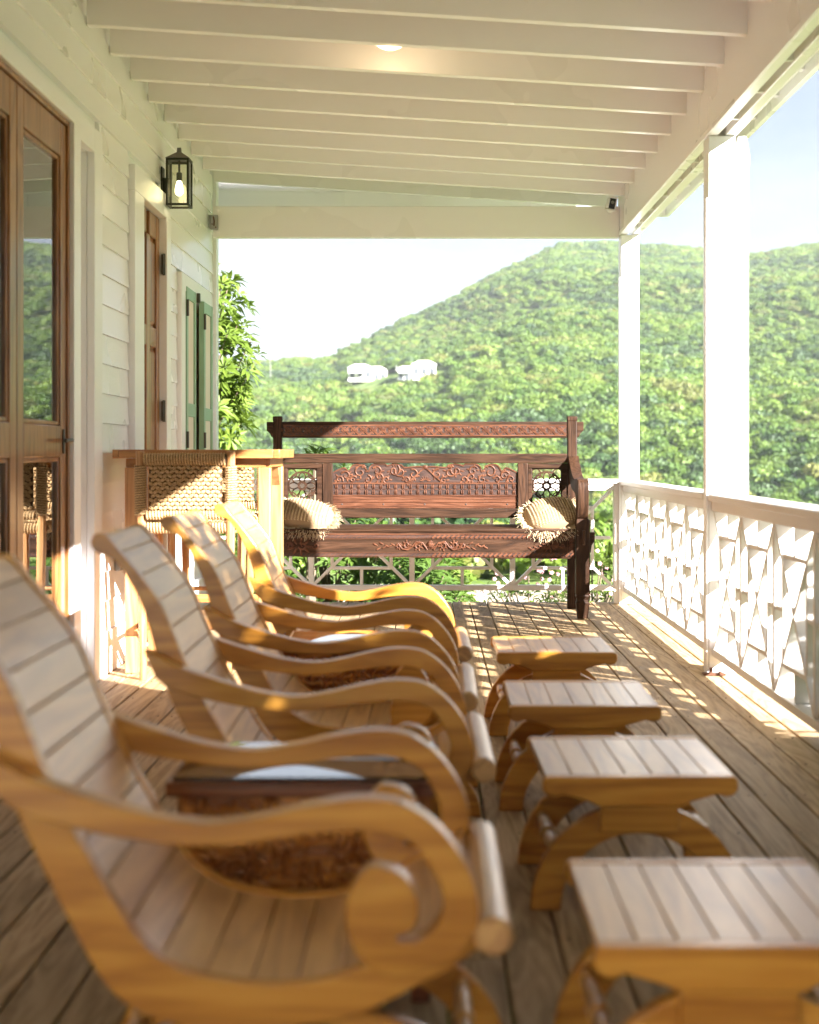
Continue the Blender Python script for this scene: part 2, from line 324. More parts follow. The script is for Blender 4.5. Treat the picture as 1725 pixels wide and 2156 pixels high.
# french doors
def leaf(y0, y1, handle):
    X0, X1 = -1.545, -1.507
    f = MB().box(X0, X1, y0, y0+.085, .01, 2.375).box(X0, X1, y1-.085, y1, .01, 2.375)
    f.box(X0, X1, y0+.085, y1-.085, 2.235, 2.375).box(X0, X1, y0+.085, y1-.085, 1.005, 1.135).box(X0, X1, y0+.085, y1-.085, .01, .30)
    d = obj('door_leaf', f, DOORW, house, bev=.005)
    bd = MB()
    for z0, z1 in ((1.135, 2.235), (.30, 1.005)):
        a, b = y0+.085, y1-.085
        bd.box(-1.535, -1.515, a, a+.018, z0, z1).box(-1.535, -1.515, b-.018, b, z0, z1).box(-1.535, -1.515, a+.018, b-.018, z0, z0+.018).box(-1.535, -1.515, a+.018, b-.018, z1-.018, z1)
    obj('glazing_bead', bd, DOORW, d, bev=.004)
    for z0, z1 in ((1.153, 2.217), (.318, .987)):
        obj('glass_pane', MB().box(-1.530, -1.526, y0+.103, y1-.103, z0, z1), PANE, d)
    if handle:
        h = MB().box(-1.507, -1.500, y1-.062, y1-.040, 1.02, 1.12).tube([(-1.50, y1-.05, 1.075), (-1.47, y1-.05, 1.075)], .008).tube([(-1.47, y1-.045, 1.075), (-1.468, y1-.16, 1.072)], .008)
        obj('door_handle', h, METAL, d, bev=.002)
leaf(4.49, 5.19, False); leaf(5.195, 5.895, True)
obj('door_frame', MB().box(-1.56, -1.498, 4.456, 4.488, 0, 2.398).box(-1.56, -1.498, 5.897, 5.924, 0, 2.398).box(-1.56, -1.498, 4.488, 5.897, 2.378, 2.398), DOORW, house, bev=.003)
# panel door
f = MB().box(-1.55, -1.512, 7.335, 7.42, .01, 2.33).box(-1.55, -1.512, 7.875, 7.96, .01, 2.33).box(-1.55, -1.512, 7.60, 7.69, .2, 2.2)
for z0, z1 in ((.01, .25), (1.60, 1.71), (2.20, 2.33)): f.box(-1.551, -1.513, 7.42, 7.60, z0, z1).box(-1.551, -1.513, 7.69, 7.875, z0, z1)
pd = obj('panel_door', f, DOORW, house, bev=.006)
for y0, y1 in ((7.42, 7.60), (7.69, 7.875)):
    for z0, z1 in ((.25, 1.60), (1.71, 2.20)):
        a, b, c, d = y0+.028, y1-.028, z0+.03, z1-.03
        p = MB().box(-1.545, -1.53, y0, y1, z0, z1)
        p.add([(-1.53, y0+.01, z0+.01), (-1.53, y1-.01, z0+.01), (-1.53, y1-.01, z1-.01), (-1.53, y0+.01, z1-.01), (-1.518, a, c), (-1.518, b, c), (-1.518, b, d), (-1.518, a, d)],
              [(4,5,6,7),(0,1,5,4),(1,2,6,5),(2,3,7,6),(3,0,4,7)])
        obj('door_panel', p, DOORW, pd)
for zz in (2.02, 1.20, .35):
    obj('hinge', MB().box(-1.50, -1.488, 7.945, 7.985, zz, zz+.11).tube([(-1.488, 7.963, zz-.005), (-1.488, 7.963, zz+.115)], .008), METAL, pd)
# window with green shutters
win = casing('window', [(-1.524, WX+.025, 8.47, 8.60, .85, 2.10), (-1.524, WX+.025, 9.42, 9.55, .85, 2.10), (-1.524, WX+.025, 8.60, 9.42, 2.0, 2.10), (-1.524, WX+.05, 8.60, 9.42, .85, .92)])
for a, b in ((8.61, 9.0), (9.01, 9.41)):
    f = MB().box(-1.524, -1.50, a, a+.06, .93, 1.99).box(-1.524, -1.50, b-.06, b, .93, 1.99).box(-1.524, -1.50, a+.06, b-.06, .93, 1.0).box(-1.524, -1.50, a+.06, b-.06, 1.92, 1.99).box(-1.522, -1.51, a+.06, b-.06, 1.0, 1.92)
    obj('window_leaf', f, CREAM, win, bev=.003)
obj('latch', MB().box(-1.475, -1.455, 9.0, 9.03, 1.97, 2.03), METAL, win)
def shutter(px, py, ang, label, ztop):
    """leaf hinged at (px,py), opening outward; local x = width, local y = thickness"""
    t = thing('shutter', label, 'shutter', (px, py, .80), ang, group='green window shutters')
    W, T, Hh = .36, .035, ztop-.80
    f = MB().box(0, .05, 0, T, 0, Hh).box(W-.05, W, 0, T, 0, Hh)
    for a, b in ((0, .07), (Hh*.36, Hh*.36+.08), (Hh-.07, Hh)): f.box(.05, W-.05, .001, T-.001, a, b)
    obj('frame', f, GREEN, t, bev=.003)
    for a, b in ((.07, Hh*.36), (Hh*.36+.08, Hh-.07)): obj('panel', MB().box(.05, W-.05, .01, T-.008, a, b), CREAM, t, bev=.003)
    for a in (Hh-.18, .25): obj('hinge', MB().tube([(0, -.004, a), (0, -.004, a+.1)], .008), METAL, t)
shutter(-1.47, 8.62, radians(90.5), 'green framed shutter with cream panels, the taller-looking one nearer the brown door', 2.03)
shutter(-1.445, 9.12, radians(90), 'green framed shutter with cream panels, beside the tree at the wall corner', 1.99)
# socket
so_ = tag(obj('wall_socket', MB().box(WX, WX+.03, 6.76, 6.86, .46, .62).box(WX+.03, WX+.045, 6.775, 6.845, .475, .605), GREY, bev=.006), 'grey weatherproof wall socket low on the white siding', 'socket')

# ------------------------------------------------------------------ porch roof
roof = thing('porch_roof', 'white painted porch roof with rafters and a long side beam overhead', 'roof')
zb = lambda X: 2.896-(X+1.5)*.063           # underside of the rafters
D_R = [9.396-.454*i for i in range(28)]
for dy in D_R:
    X1 = 1.30
    p = [(WX+.0, zb(WX)), (X1, zb(X1)), (X1, zb(X1)+.17), (WX, zb(WX)+.17)]
    obj('rafter', MB().prism(p, 'y', dy, dy+.045), CEIL, roof, bev=.003)
    p2 = [(1.415, zb(1.415)), (1.640, zb(1.64)), (1.640, zb(1.64)+.17), (1.415, zb(1.415)+.17)]
    obj('rafter_tail', MB().prism(p2, 'y', dy, dy+.045), CEIL, roof, bev=.003)
n = 34
for i in range(n):      # ceiling boards running along the porch
    a = WX+i*(3.2/n); b = WX+(i+1)*(3.2/n)-.004
    obj('ceiling_board', MB().prism([(a, zb(a)+.172), (b, zb(b)+.172), (b, zb(b)+.19), (a, zb(a)+.19)], 'y', -3.4, 9.95), CEIL, roof)
obj('roof_sheet', MB().prism([(-2.2, 3.135), (1.68, 2.90), (1.69, 2.93), (-2.2, 3.165)], 'y', -3.5, 9.97), WHITE, roof)
obj('fascia', MB().box(1.642, 1.668, -3.5, 9.93, 2.665, 2.895), CEIL, roof, bev=.003)
obj('fascia', MB().box(1.40, 1.640, 9.885, 9.91, 2.66, 2.89), CEIL, roof, bev=.003)
gb = [(WX, 2.900), (1.29, 2.722), (1.29, 2.90), (WX, 3.07)]
obj('end_board', MB().prism(gb, 'y', 9.86, 9.885), CEIL, roof, bev=.003)
obj('rear_panel', MB().box(WX-.5, 1.29, 10.55, 10.58, 2.66, 3.06).box(WX-.5, 1.29, 10.535, 10.55, 2.955, 2.975).box(-1.02+.30, -.95+.32, 10.53, 10.55, 2.66, 2.95).box(-.07, -.01, 10.53, 10.55, 2.66, 2.95).box(.75, .81, 10.53, 10.55, 2.66, 2.95), WHITE, roof)
obj('rear_soffit', MB().prism([(WX-.5, 3.03), (1.29, 2.98), (1.29, 3.0), (WX-.5, 3.05)], 'y', 9.98, 10.53), WHITE, roof)
# far cross beam, side beam of two planks with a slot
obj('cross_beam', MB().box(WX+.03, 1.285, 9.635, 9.70, 2.478, 2.690), CEIL, roof, bev=.004)
sbeam = obj('side_beam', MB().box(1.2875, 1.333, -3, 9.72, 2.49, 2.88).box(1.366, 1.412, -3, 9.72, 2.49, 2.87).box(1.333, 1.366, -3, 9.72, 2.56, 2.87), CEIL, roof, bev=.004)
bm_ = MB()
for i in range(26): bm_.box(1.333, 1.366, 9.1-i*.47, 9.115-i*.47, 2.497, 2.56)
obj('spacer', bm_, CEIL, roof)
obj('beam_moulding', MB().box(1.2795, 1.2873, -3, 9.63, 2.49, 2.515).box(1.4122, 1.42, -3, 9.72, 2.49, 2.515), CEIL, roof, bev=.002)
for zz in (2.52, 2.665): obj('bolt_cap', MB().ball((-1.435, 9.633, zz), (.017, 0, 0), (0, 0, .017), (0, -.006, 0)), CEIL, roof)
# posts
for i, py in enumerate(POST_Y):
    lab = ['white square porch post at the far corner, bolted where both railings meet', 'thick white porch post in the middle of the long right railing, downpipe behind it', 'white porch post nearer the camera on the right', 'white porch post beside the camera on the right'][i]
    t = thing('porch_post', lab, 'post', (RX, py, 0), group='white porch posts')
    obj('shaft', MB().box(0, .125, -.0625, .0625, 0, 2.488), WHITE, t, bev=.005)
    obj('trim_strip', MB().box(-.012, -.0005, -.0625, -.015, 0, 2.20) , WHITE, t, bev=.003)
    if i in (1, 2):
        obj('floor_bracket', MB().box(-.03, .07, -.115, -.064, .002, .010).box(.0, .012, -.10, -.085, .01, .035).box(.04, .05, -.13, -.09, .008, .02), RUST, t)
dp = thing('downpipe', 'round white downpipe running down behind the middle porch post', 'downpipe', (1.463, 6.66, 0))
obj('pipe', MB().lathe([(.030, -1.2), (.030, 2.36), (.034, 2.37), (.034, 2.42), (.03, 2.44), (.02, 2.50)], (0, 0, 0), 'z', 20), WHITE, dp)
for zz in (2.36, .9): obj('bracket', MB().box(-.05, 0, -.04, .04, zz, zz+.025), WHITE, dp)

# ------------------------------------------------------------------ railings
def rail_section(t, L_, cells, depth, z0, z1, th=.034):
    """local x along the rail from 0..L_, local y = depth; chippendale cells between z0..z1"""
    zc = (z0+z1)/2; hh = (z1-z0)/2; cw = L_/cells
    proto = {}
    def bar(nm, x0, z0_, x1, z1_, wd, dy=0, inset=0):
        d = Vector((x1-x0, 0, z1_-z0_)); l = d.length; d.normalize(); nn = Vector((-d.z, 0, d.x))
        c = Vector(((x0+x1)/2, depth/2, (z0_+z1_)/2))
        obj(nm, MB().obox(c, d*(l/2), Vector((0, depth/2-inset, 0)), nn*(wd/2)), TRIM, t, bev=.002, seg=1)
    for c in range(cells):
        cx = (c+.5)*cw; hw = cw/2-(th/2)
        if c > 0: bar('baluster', c*cw, z0, c*cw, z1, th)
        fx, fz = .62, .64; th2 = .021 if th > .03 else .017
        X0, X1, Z0, Z1 = cx-hw*fx, cx+hw*fx, zc-hh*fz, zc+hh*fz
        bar('brace', cx-hw, z0+.004, cx+hw, z1-.004, th2, inset=.0015)
        bar('brace', cx-hw, z1-.004, cx, zc, th2, inset=.003); bar('brace', cx, zc, cx+hw, z0+.004, th2, inset=.003)
        bar('inner_bar', X0, Z0, X0, Z1, th2, inset=.005); bar('inner_bar', X1, Z0, X1, Z1, th2, inset=.005)
        bar('inner_bar', X0, Z0, X1, Z0, th2, inset=.0065); bar('inner_bar', X0, Z1, X1, Z1, th2, inset=.0065)
        bar('stub', cx, Z1, cx, z1, th2, inset=.008); bar('stub', cx, z0, cx, Z0, th2, inset=.008)
        bar('stub', cx-hw, zc, X0, zc, th2, inset=.008); bar('stub', X1, zc, cx+hw, zc, th2, inset=.008)
    obj('bottom_rail', MB().box(0, L_, -.004, depth+.004, z0-.035, z0), TRIM, t, bev=.003)
    obj('sub_rail', MB().box(0, L_, -.006, depth+.006, z1, z1+.045), TRIM, t, bev=.003)
Z0R, Z1R = .120, .755
labs = ['white diamond lattice railing section from the far corner post to the middle post', 'white diamond lattice railing section nearer the camera on the right', 'white diamond lattice railing section beside the camera']
for i in range(3):
    ya, yb = POST_Y[i]-.0635, POST_Y[i+1]+.0635
    t = thing('railing', labs[i], 'railing', (1.301, yb, 0), radians(90), group='white lattice railings')
    # local x -> +Y, local y -> -X : shift so depth goes outward
    t.location.x = 1.395
    rail_section(t, ya-yb, 5, .088, Z0R, Z1R, .027)
    obj('cap_rail', MB().box(0.002, ya-yb-.002, -.035, .112, Z1R+.046, Z1R+.078), TRIM, t, bev=.006)
tf = thing('railing', 'white lattice railing across the far end behind the carved bench', 'railing', (-1.48, 9.60, 0), 0, group='white lattice railings')
rail_section(tf, 2.72, 4, .045, .125, .765, .036)
obj('cap_rail', MB().box(0, 2.765, -.02, .075, .811, .842), TRIM, tf, bev=.005)
obj('end_post', MB().box(2.722, 2.765, -.003, .05, .0, .81), TRIM, tf, bev=.004)

# unseen wall added on the right beside the camera to shade the nearest chair
sw = thing('shade_wall', 'added white boarded shade wall beside the camera, out of frame', 'wall')
m_ = MB()
for i in range(20): m_.box(1.50, 1.525, -3.5+i*.24, -3.5+i*.24+.236, -.3, 2.6)
obj('boards', m_, WHITE, sw)

# ------------------------------------------------------------------ plantation chairs
front = [(-.757,.848),(-.732,.846),(-.701,.810),(-.656,.757),(-.611,.694),(-.580,.620),(-.552,.553),(-.520,.488),(-.484,.425),(-.445,.357),(-.405,.306),(-.352,.272),(-.295,.2585),(-.227,.2516),(-.152,.2585),(-.074,.287),(.0,.328),(.062,.362)]
back = [(.082,.312),(.039,.280),(.0,.260),(-.051,.232),(-.12,.205),(-.25,.188),(-.38,.200),(-.44,.228),(-.481,.275),(-.505,.319),(-.533,.373),(-.560,.428),(-.590,.491),(-.615,.560),(-.632,.630),(-.655,.700),(-.690,.764),(-.716,.795),(-.740,.803),(-.758,.815),(-.764,.832)]
FR = spline(front, 5); BK = spline(back, 4)
def arm_poly():
    outer = [(-.640,.600),(-.60,.582),(-.56,.561),(-.473,.532),(-.39,.509),(-.309,.4985),(-.235,.508),(-.17,.523),(-.109,.533),(-.060,.5325),(-.025,.523),(.012,.498),(.042,.464),(.0647,.424),(.076,.38),(.070,.345),(.048,.312),(.015,.292),(-.034,.281),(-.069,.286),(-.095,.306),(-.112,.343),(-.114,.385),(-.100,.418),(-.079,.436),(-.055,.434),(-.033,.424),(-.018,.404),(-.011,.381),(-.014,.359),(-.026,.344),(-.042,.337)]
    inner = [(-.040,.330),(-.012,.331),(.012,.350),(.024,.380),(.020,.410),(.004,.440),(-.016,.468),(-.052,.484),(-.1,.488),(-.172,.483),(-.26,.470),(-.33,.467),(-.405,.474),(-.473,.486),(-.53,.500),(-.585,.518),(-.614,.540)]
    return spline(outer, 4)+spline(inner, 4)
def arc_pts(cx, a, b, t0, t1, n=18): return [(cx+a*cos(t0+(t1-t0)*i/n), b*sin(t0+(t1-t0)*i/n)) for i in range(n+1)]
def arch(m, cx, aO, bO, aI, bI, y0, y1):
    m.prism(arc_pts(cx, aO, bO, 0, pi)+arc_pts(cx, aI, bI, pi, 0), 'y', y0, y1)
def spindle(r, l):   # turned stretcher profile from -l..l
    pr = [(r*.55, -l), (r*.55, -l*.86), (r, -l*.82), (r*.6, -l*.76), (r*.95, -l*.6), (r*1.1, -l*.35), (r*.7, -l*.14), (r*1.25, -l*.07), (r*1.25, l*.07), (r*.7, l*.14), (r*1.1, l*.35), (r*.95, l*.6), (r*.6, l*.76), (r, l*.82), (r*.55, l*.86), (r*.55, l)]
    return pr
def make_chair():
    t = thing('plantation_chair', 'x', 'chair', group='varnished plantation chairs in a row')
    for s in (-1, 1):
        m = MB().prism(FR+BK, 'y', s*.195, s*.228); obj('side_rail', m, TEAK, t, bev=.005)
        m = MB().prism(arm_poly(), 'y', s*.2285, s*.270); obj('arm', m, TEAK, t, bev=.006)
        m = MB(); arch(m, -.20, .335, .212, .265, .150, s*.160, s*.194); m.box(-.29, -.11, s*.1605 if s > 0 else -.1935, .1935 if s > 0 else -.1605, .17, .215)
        obj('arched_leg', m, TEAK, t, bev=.004)
    # slats follow the curve
    L_ = [0]
    for a, b in zip(FR[:-1], FR[1:]): L_.append(L_[-1]+hypot(b[0]-a[0], b[1]-a[1]))
    def at(s_):
        for i in range(len(L_)-1):
            if L_[i+1] >= s_:
                u = (s_-L_[i])/(L_[i+1]-L_[i]+1e-9); return (FR[i][0]*(1-u)+FR[i+1][0]*u, FR[i][1]*(1-u)+FR[i+1][1]*u)
        return FR[-1]
    tot = L_[-1]; ns = 17; pitch = (tot-.01)/ns
    for i in range(ns):
        a0 = .006+i*pitch; pts = [at(a0+(pitch-.0018)*j/4) for j in range(5)]; off = []
        for j, p in enumerate(pts):
            q0, q1 = pts[max(j-1, 0)], pts[min(j+1, 4)]; dx, dz = q1[0]-q0[0], q1[1]-q0[1]; l = hypot(dx, dz); nx, nz_ = dz/l, -dx/l
            if nx*1+nz_*1 > 0: nx, nz_ = -nx, -nz_
            # inward normal points away from the sitter (down / back)
            off.append(((p[0]+nx*.003, p[1]+nz_*.003), (p[0]+nx*.021, p[1]+nz_*.021)))
        poly = [o[0] for o in off]+[o[1] for o in off[::-1]]
        obj('slat', MB().prism(poly, 'y', -.1945, .1945), TEAKY, t, bev=.0025, seg=2)
    obj('seat_roll', MB().lathe([(.022, -.272), (.028, -.266), (.029, 0), (.028, .266), (.022, .272)], (.096, 0, .338), 'y', 24), TEAKY, t)
    obj('head_roll', MB().lathe([(.014, -.1945), (.014, .1945)], (-.748, 0, .825), 'y', 16), TEAKY, t)
    for cx in (-.46, .06):
        obj('stretcher', MB().lathe(spindle(.014, .16), (cx, 0, .115), 'y', 14), TEAKY, t)
    obj('seat_brace', MB().box(-.26, -.14, -.194, .194, .165, .187), TEAKY, t, bev=.003)
    return t
ch = make_chair()
ch.location = (-.005, 2.295, 0); ch['label'] = 'nearest varnished plantation chair, cut off by the left and bottom edge, in shade'
chairs = [ch, copy_tree(ch, (.018, 3.35, 0), radians(.6), 'second varnished plantation chair, just beyond the nearest glass-topped low table'),
          copy_tree(ch, (.012, 4.20, 0), radians(-.5), 'third varnished plantation chair, its back in front of the bar stool'),
          copy_tree(ch, (.020, 5.12, 0), radians(.4), 'farthest varnished plantation chair, closest to the carved bench')]

# ------------------------------------------------------------------ footstools
def make_stool():
    t = thing('footstool', 'x', 'footstool', group='slatted footstools in a row')
    # end profile: cyma board under the top
    h = .307; w2 = .212
    L_ = [(-w2+.004, h), (-w2-.004, h-.006), (-w2-.006, h-.030), (-w2+.004, h-.042), (-w2+.022, h-.046), (-w2+.04, h-.040), (-.115, h-.056), (-.09, h-.067)]
    poly = L_+[(-x_, z_) for x_, z_ in L_[::-1]]
    for s in (-1, 1):
        obj('end_board', MB().prism(poly, 'y', s*.1955, s*.2275), TEAK, t, bev=.004)
        m = MB(); arch(m, 0, .243, .240, .175, .172, s*.163, s*.1945); obj('arched_leg', m, TEAK, t, bev=.004)
        obj('crown_block', MB().box(-.088, .088, s*.1955 if s > 0 else -.2105, .2105 if s > 0 else -.1955, .178, h-.068), TEAK, t, bev=.003)
    ns = 7; pitch = 2*w2/ns
    for i in range(ns):
        a = -w2+i*pitch+.001; obj('slat', MB().box(a, a+pitch-.002, -.195, .195, h-.023, h-.001), TEAKY, t, bev=.0022)
    for cx in (-.185, .185): obj('stretcher', MB().lathe(spindle(.015, .163), (cx, 0, .125), 'y', 14), TEAKY, t)
    return t
st = make_stool(); st.location = (.457, 2.30, 0); st['label'] = 'nearest slatted footstool, cut off by the right and bottom edge'
copy_tree(st, (.466, 3.385, 0), radians(.8), 'second slatted footstool, largest one fully in frame')
copy_tree(st, (.444, 4.262, 0), radians(-.6), 'third slatted footstool, between the largest whole one and the small far one')
copy_tree(st, (.456, 5.335, 0), radians(.5), 'farthest slatted footstool, smallest, closest to the carved bench')

# ------------------------------------------------------------------ low carved tables with glass top
def make_table():
    t = thing('low_table', 'x', 'table', group='low carved glass-topped tables between chairs')
    X, Y, h = .255, .17, .417
    f = MB().box(-X, X, -Y, -Y+.045, h-.028, h).box(-X, X, Y-.045, Y, h-.028, h).box(-X, -X+.045, -Y+.045, Y-.045, h-.028, h).box(X-.045, X, -Y+.045, Y-.045, h-.028, h)
    obj('top_frame', f, DARKT, t, bev=.004)
    obj('glass_top', MB().box(-X+.012, X-.012, -Y+.012, Y-.012, h+.001, h+.007), TGLASS, t)
    obj('inner_board', MB().box(-X+.046, X-.046, -Y+.046, Y-.046, h-.05, h-.040), DARKT, t)
    c = MB()
    for s in (-1, 1): c.box(-X+.03, X-.03, s*(Y-.03), s*(Y-.018), .215, h-.029)
    for s in (-1, 1): c.box(s*(X-.03), s*(X-.018), -Y+.032, Y-.032, .215, h-.029)
    obj('apron', c, CARVT, t)
    r = random.Random(3); c = MB()
    for i in range(26):
        for j in range(7):
            x_ = -X+.045+(i+r.uniform(-.3, .3)+.5)*(2*X-.09)/26; z_ = .228+(j+r.uniform(-.3, .3))*.023; a = r.uniform(0, pi)
            for s in (-1, 1):
                c.ball((x_, s*(Y-.018), z_), (cos(a)*.019, 0, sin(a)*.019), (-sin(a)*.008, 0, cos(a)*.008), (0, s*.016, 0), 6, 4)
    obj('carving', c, CARVT, t)['kind'] = 'stuff'
    for sx in (-1, 1):
        for sy in (-1, 1): obj('leg', MB().box(min(sx*(X-.055), sx*(X-.02)), max(sx*(X-.055), sx*(X-.02)), min(sy*(Y-.055), sy*(Y-.022)), max(sy*(Y-.055), sy*(Y-.022)), 0, .214), DARKT, t, bev=.004)
    return t
tb = make_table(); tb.location = (-.235, 2.80, 0); tb['label'] = 'low carved table with glass top between the nearest and second chairs'
copy_tree(tb, (-.235, 4.645, 0), 0, 'low carved table with glass top between the third and farthest chairs')

# ------------------------------------------------------------------ bar table and stools
bt = thing('bar_table', 'tall teak bar table standing against the white wall', 'table', (-1.075, 6.885, 0))
X, Y = .385, .345
for i in range(6):
    a = -Y+i*2*Y/6
    obj('top_plank', MB().box(-X+.03, X-.03, a+.001, a+2*Y/6-.001, .998, 1.037), TEAKT, bt, bev=.002)
obj('breadboard_end', MB().box(X-.0295, X, -Y, Y, .997, 1.038), TEAKT, bt, bev=.003); obj('breadboard_end', MB().box(-X, -X+.0295, -Y, Y, .997, 1.038), TEAKT, bt, bev=.003)
obj('apron', MB().box(-X+.07, X-.07, -Y+.05, -Y+.07, .955, .996).box(-X+.07, X-.07, Y-.07, Y-.05, .955, .996).box(-X+.05, -X+.07, -Y+.06, Y-.06, .955, .996).box(X-.07, X-.05, -Y+.06, Y-.06, .955, .996), TEAKT, bt, bev=.002)
for sx in (-1, 1):
    for sy in (-1, 1):
        x0, x1 = sorted((sx*(X-.105), sx*(X-.048))); y0, y1 = sorted((sy*(Y-.11), sy*(Y-.045)))
        obj('leg', MB().box(x0, x1, y0, y1, 0, .954), TEAKZ, bt, bev=.004)
    x0, x1 = sorted((sx*(X-.10), sx*(X-.06)))
    obj('knee_brace', MB().prism([(-.24, .95), (-.15, .95), (-.235, .86)], 'x', x0, x1).prism([(.24, .95), (.15, .95), (.235, .86)], 'x', x0, x1), TEAKZ, bt)
obj('stretcher', MB().box(-X+.105, X-.105, -Y+.06, -Y+.09, .20, .245).box(-X+.105, X-.105, Y-.09, Y-.06, .27, .31), TEAKT, bt, bev=.003)
def woven(m, w_, h_, nx, nz, r, cfun):
    for j in range(nz):
        for i in range(nx):
            ox = (i+.5+(.25 if j % 2 else -.25))/nx*w_-w_/2; oz = (j+.5)/nz*h_-h_/2
            a = .5 if (i+j) % 2 else -.5
            c, u, v, n_ = cfun(ox, oz)
            m.ball(c, (u*cos(a)+v*sin(a))*r*1.15, (v*cos(a)-u*sin(a))*r*.8, n_*r*.75, 7, 4)
def wrap(m, p0, p1, r, turns):
    p0, p1 = Vector(p0), Vector(p1); d = (p1-p0); l = d.length; d.normalize()
    a = d.cross(Vector((0, 1, 0))); 
    if a.length < .1: a = d.cross(Vector((1, 0, 0)))
    a.normalize(); b = d.cross(a)
    pts, rr = [], []
    n = turns*10
    for i in range(n+1):
        t = i/10*2*pi; pts.append(p0+d*(l*i/n)+a*cos(t)*r+b*sin(t)*r); rr.append(l/turns*.42)
    m.tube(pts, rr, 5)
def make_barstool():
    t = thing('bar_stool', 'x', 'bar stool', group='woven rope bar stools')
    W = .222
    for sx in (-1, 1):
        obj('leg', MB().tube([(sx*.19, -.215, 0), (sx*.200, -.20, .62), (sx*.205, -.215, 1.03)], [.017, .021, .019], 10), TEAKZ, t)
        obj('leg', MB().tube([(sx*.19, .21, 0), (sx*.200, .20, .70)], [.017, .021], 10), TEAKZ, t)
    for zz, yy in ((.22, .205), (.30, -.205)): obj('rung', MB().tube([(-.19, yy, zz), (.19, yy, zz)], .011, 8), TEAKZ, t)
    for sx in (-1, 1): obj('rung', MB().tube([(sx*.193, -.2, .26), (sx*.193, .2, .26)], .011, 8), TEAKZ, t)
    b = MB()
    core = MB().tube([(-.185, -.213, .993), (.185, -.213, .993)], .024).tube([(-.175, -.213, .742), (.175, -.213, .742)], .016)
    for sx in (-1, 1): core.tube([(sx*.203, -.213, .745), (sx*.205, -.213, .965)], .022)
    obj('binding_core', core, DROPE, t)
    wrap(b, (-.185, -.213, .993), (.185, -.213, .993), .026, 30)
    wrap(b, (-.175, -.213, .742), (.175, -.213, .742), .018, 26)
    for sx in (-1, 1): wrap(b, (sx*.203, -.213, .745), (sx*.205, -.213, .965), .024, 20)
    obj('rope_binding', b, ROPE, t)
    p = MB(); woven(p, .32, .20, 15, 11, .0116, lambda a, c: (Vector((a, -.218, .865+c)), Vector((1,0,0)), Vector((0,0,1)), Vector((0,-1,0))))
    woven(p, .32, .20, 15, 11, .0116, lambda a, c: (Vector((a, -.200, .865+c)), Vector((1,0,0)), Vector((0,0,1)), Vector((0,1,0))))
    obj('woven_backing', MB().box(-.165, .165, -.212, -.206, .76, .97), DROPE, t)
    obj('woven_back', p, ROPE, t)['kind'] = 'stuff'
    s_ = MB(); sag = lambda a, c: .70-.02*(1-(a/.21)**2)*(1-(c/.2)**2)
    woven(s_, .40, .36, 18, 17, .0125, lambda a, c: (Vector((a, c, sag(a, c))), Vector((1,0,0)), Vector((0,1,0)), Vector((0,0,1))))
    s_.box(-.2, .2, -.18, .18, .668, .675)
    wrap(s_, (-.2, -.19, .685), (.2, -.19, .685), .024, 30); wrap(s_, (-.2, .19, .685), (.2, .19, .685), .024, 30)
    for sx in (-1, 1): wrap(s_, (sx*.205, -.18, .685), (sx*.205, .18, .685), .024, 28)
    obj('woven_seat', s_, ROPE, t)['kind'] = 'stuff'
    return t
bs = make_barstool(); bs.location = (-1.10, 6.62, 0); bs['label'] = 'woven rope bar stool with its back to the camera, in front of the bar table'
copy_tree(bs, (-1.10, 7.36, 0), radians(180), 'woven rope bar stool behind the bar table, facing the camera')

# ------------------------------------------------------------------ carved bench
be = thing('carved_bench', 'long antique dark brown carved wooden bench with two raffia cushions', 'bench')
YB = 9.327; YF = 8.743
def bx(nm, *a, mat=BENCH, bev=.004): return obj(nm, MB().box(*a), mat, be, bev=bev)
for s, x0, x1 in ((-1, -1.023, -.966), (1, .900, .963)):
    obj('back_post', MB().box(x0, x1, YB-.045, YB+.005, 0, 1.25).box(x0-.002, x1+.002, YB-.047, YB+.007, 1.225, 1.258), BENCHZ, be, bev=.006)
    xe = x0 if s < 0 else x1
    a, b = sorted((xe, xe+s*.042)); pl = [(xe, 1.117), (xe+s*.012, 1.125), (xe+s*.02, 1.145), (xe+s*.042, 1.165), (xe+s*.042, 1.222), (xe, 1.222)]
    obj('tenon_end', MB().prism(pl, 'y', YB-.035, YB-.005), BENCH, be, bev=.002)
bx('top_rail', -.966, .9, YB-.038, YB-.004, 1.117, 1.223)
bx('upper_back_rail', -.966, .9, YB-.04, YB-.002, .952, 1.014)
bx('lower_back_rail', -.966, .9, YB-.04, YB-.002, .594, .655)
for x0 in (-.70, .575): bx('stile', x0, x0+.066, YB-.042, YB-.004, .6555, .9515, mat=BENCHZ)
# lattice band on the top rail
obj('band_ground', MB().box(-.955, .89, YB-.0392, YB-.0382, 1.130, 1.202), GROUND, be)
c = MB(); yb = YB-.039
c.box(-.955, .89, yb-.004, yb, 1.196, 1.202).box(-.955, .89, yb-.004, yb, 1.130, 1.136)
n = 30; stp = 1.84/n
for i in range(n):
    x0 = -.953+i*stp
    for k_ in (0, 1):
        a, b = ((x0, 1.138), (x0+stp, 1.194)) if k_ == 0 else ((x0, 1.194), (x0+stp, 1.138))
        c.ribbon([a, b], .006, yb-.005-.001*k_, yb)
        c.ribbon([(a[0]+.010, a[1]), (b[0]+.010, b[1])], .003, yb-.004-.001*k_, yb)
    c.ball((x0+stp/2, yb, 1.185), (.007, 0, 0), (0, 0, .006), (0, -.005, 0), 6, 4); c.ball((x0+stp/2, yb, 1.147), (.007, 0, 0), (0, 0, .006), (0, -.005, 0), 6, 4)
    for dx in (-.012, .012): c.ball((x0+dx+.0, yb, 1.166), (.006, 0, 0), (0, 0, .009), (0, -.005, 0), 6, 4)
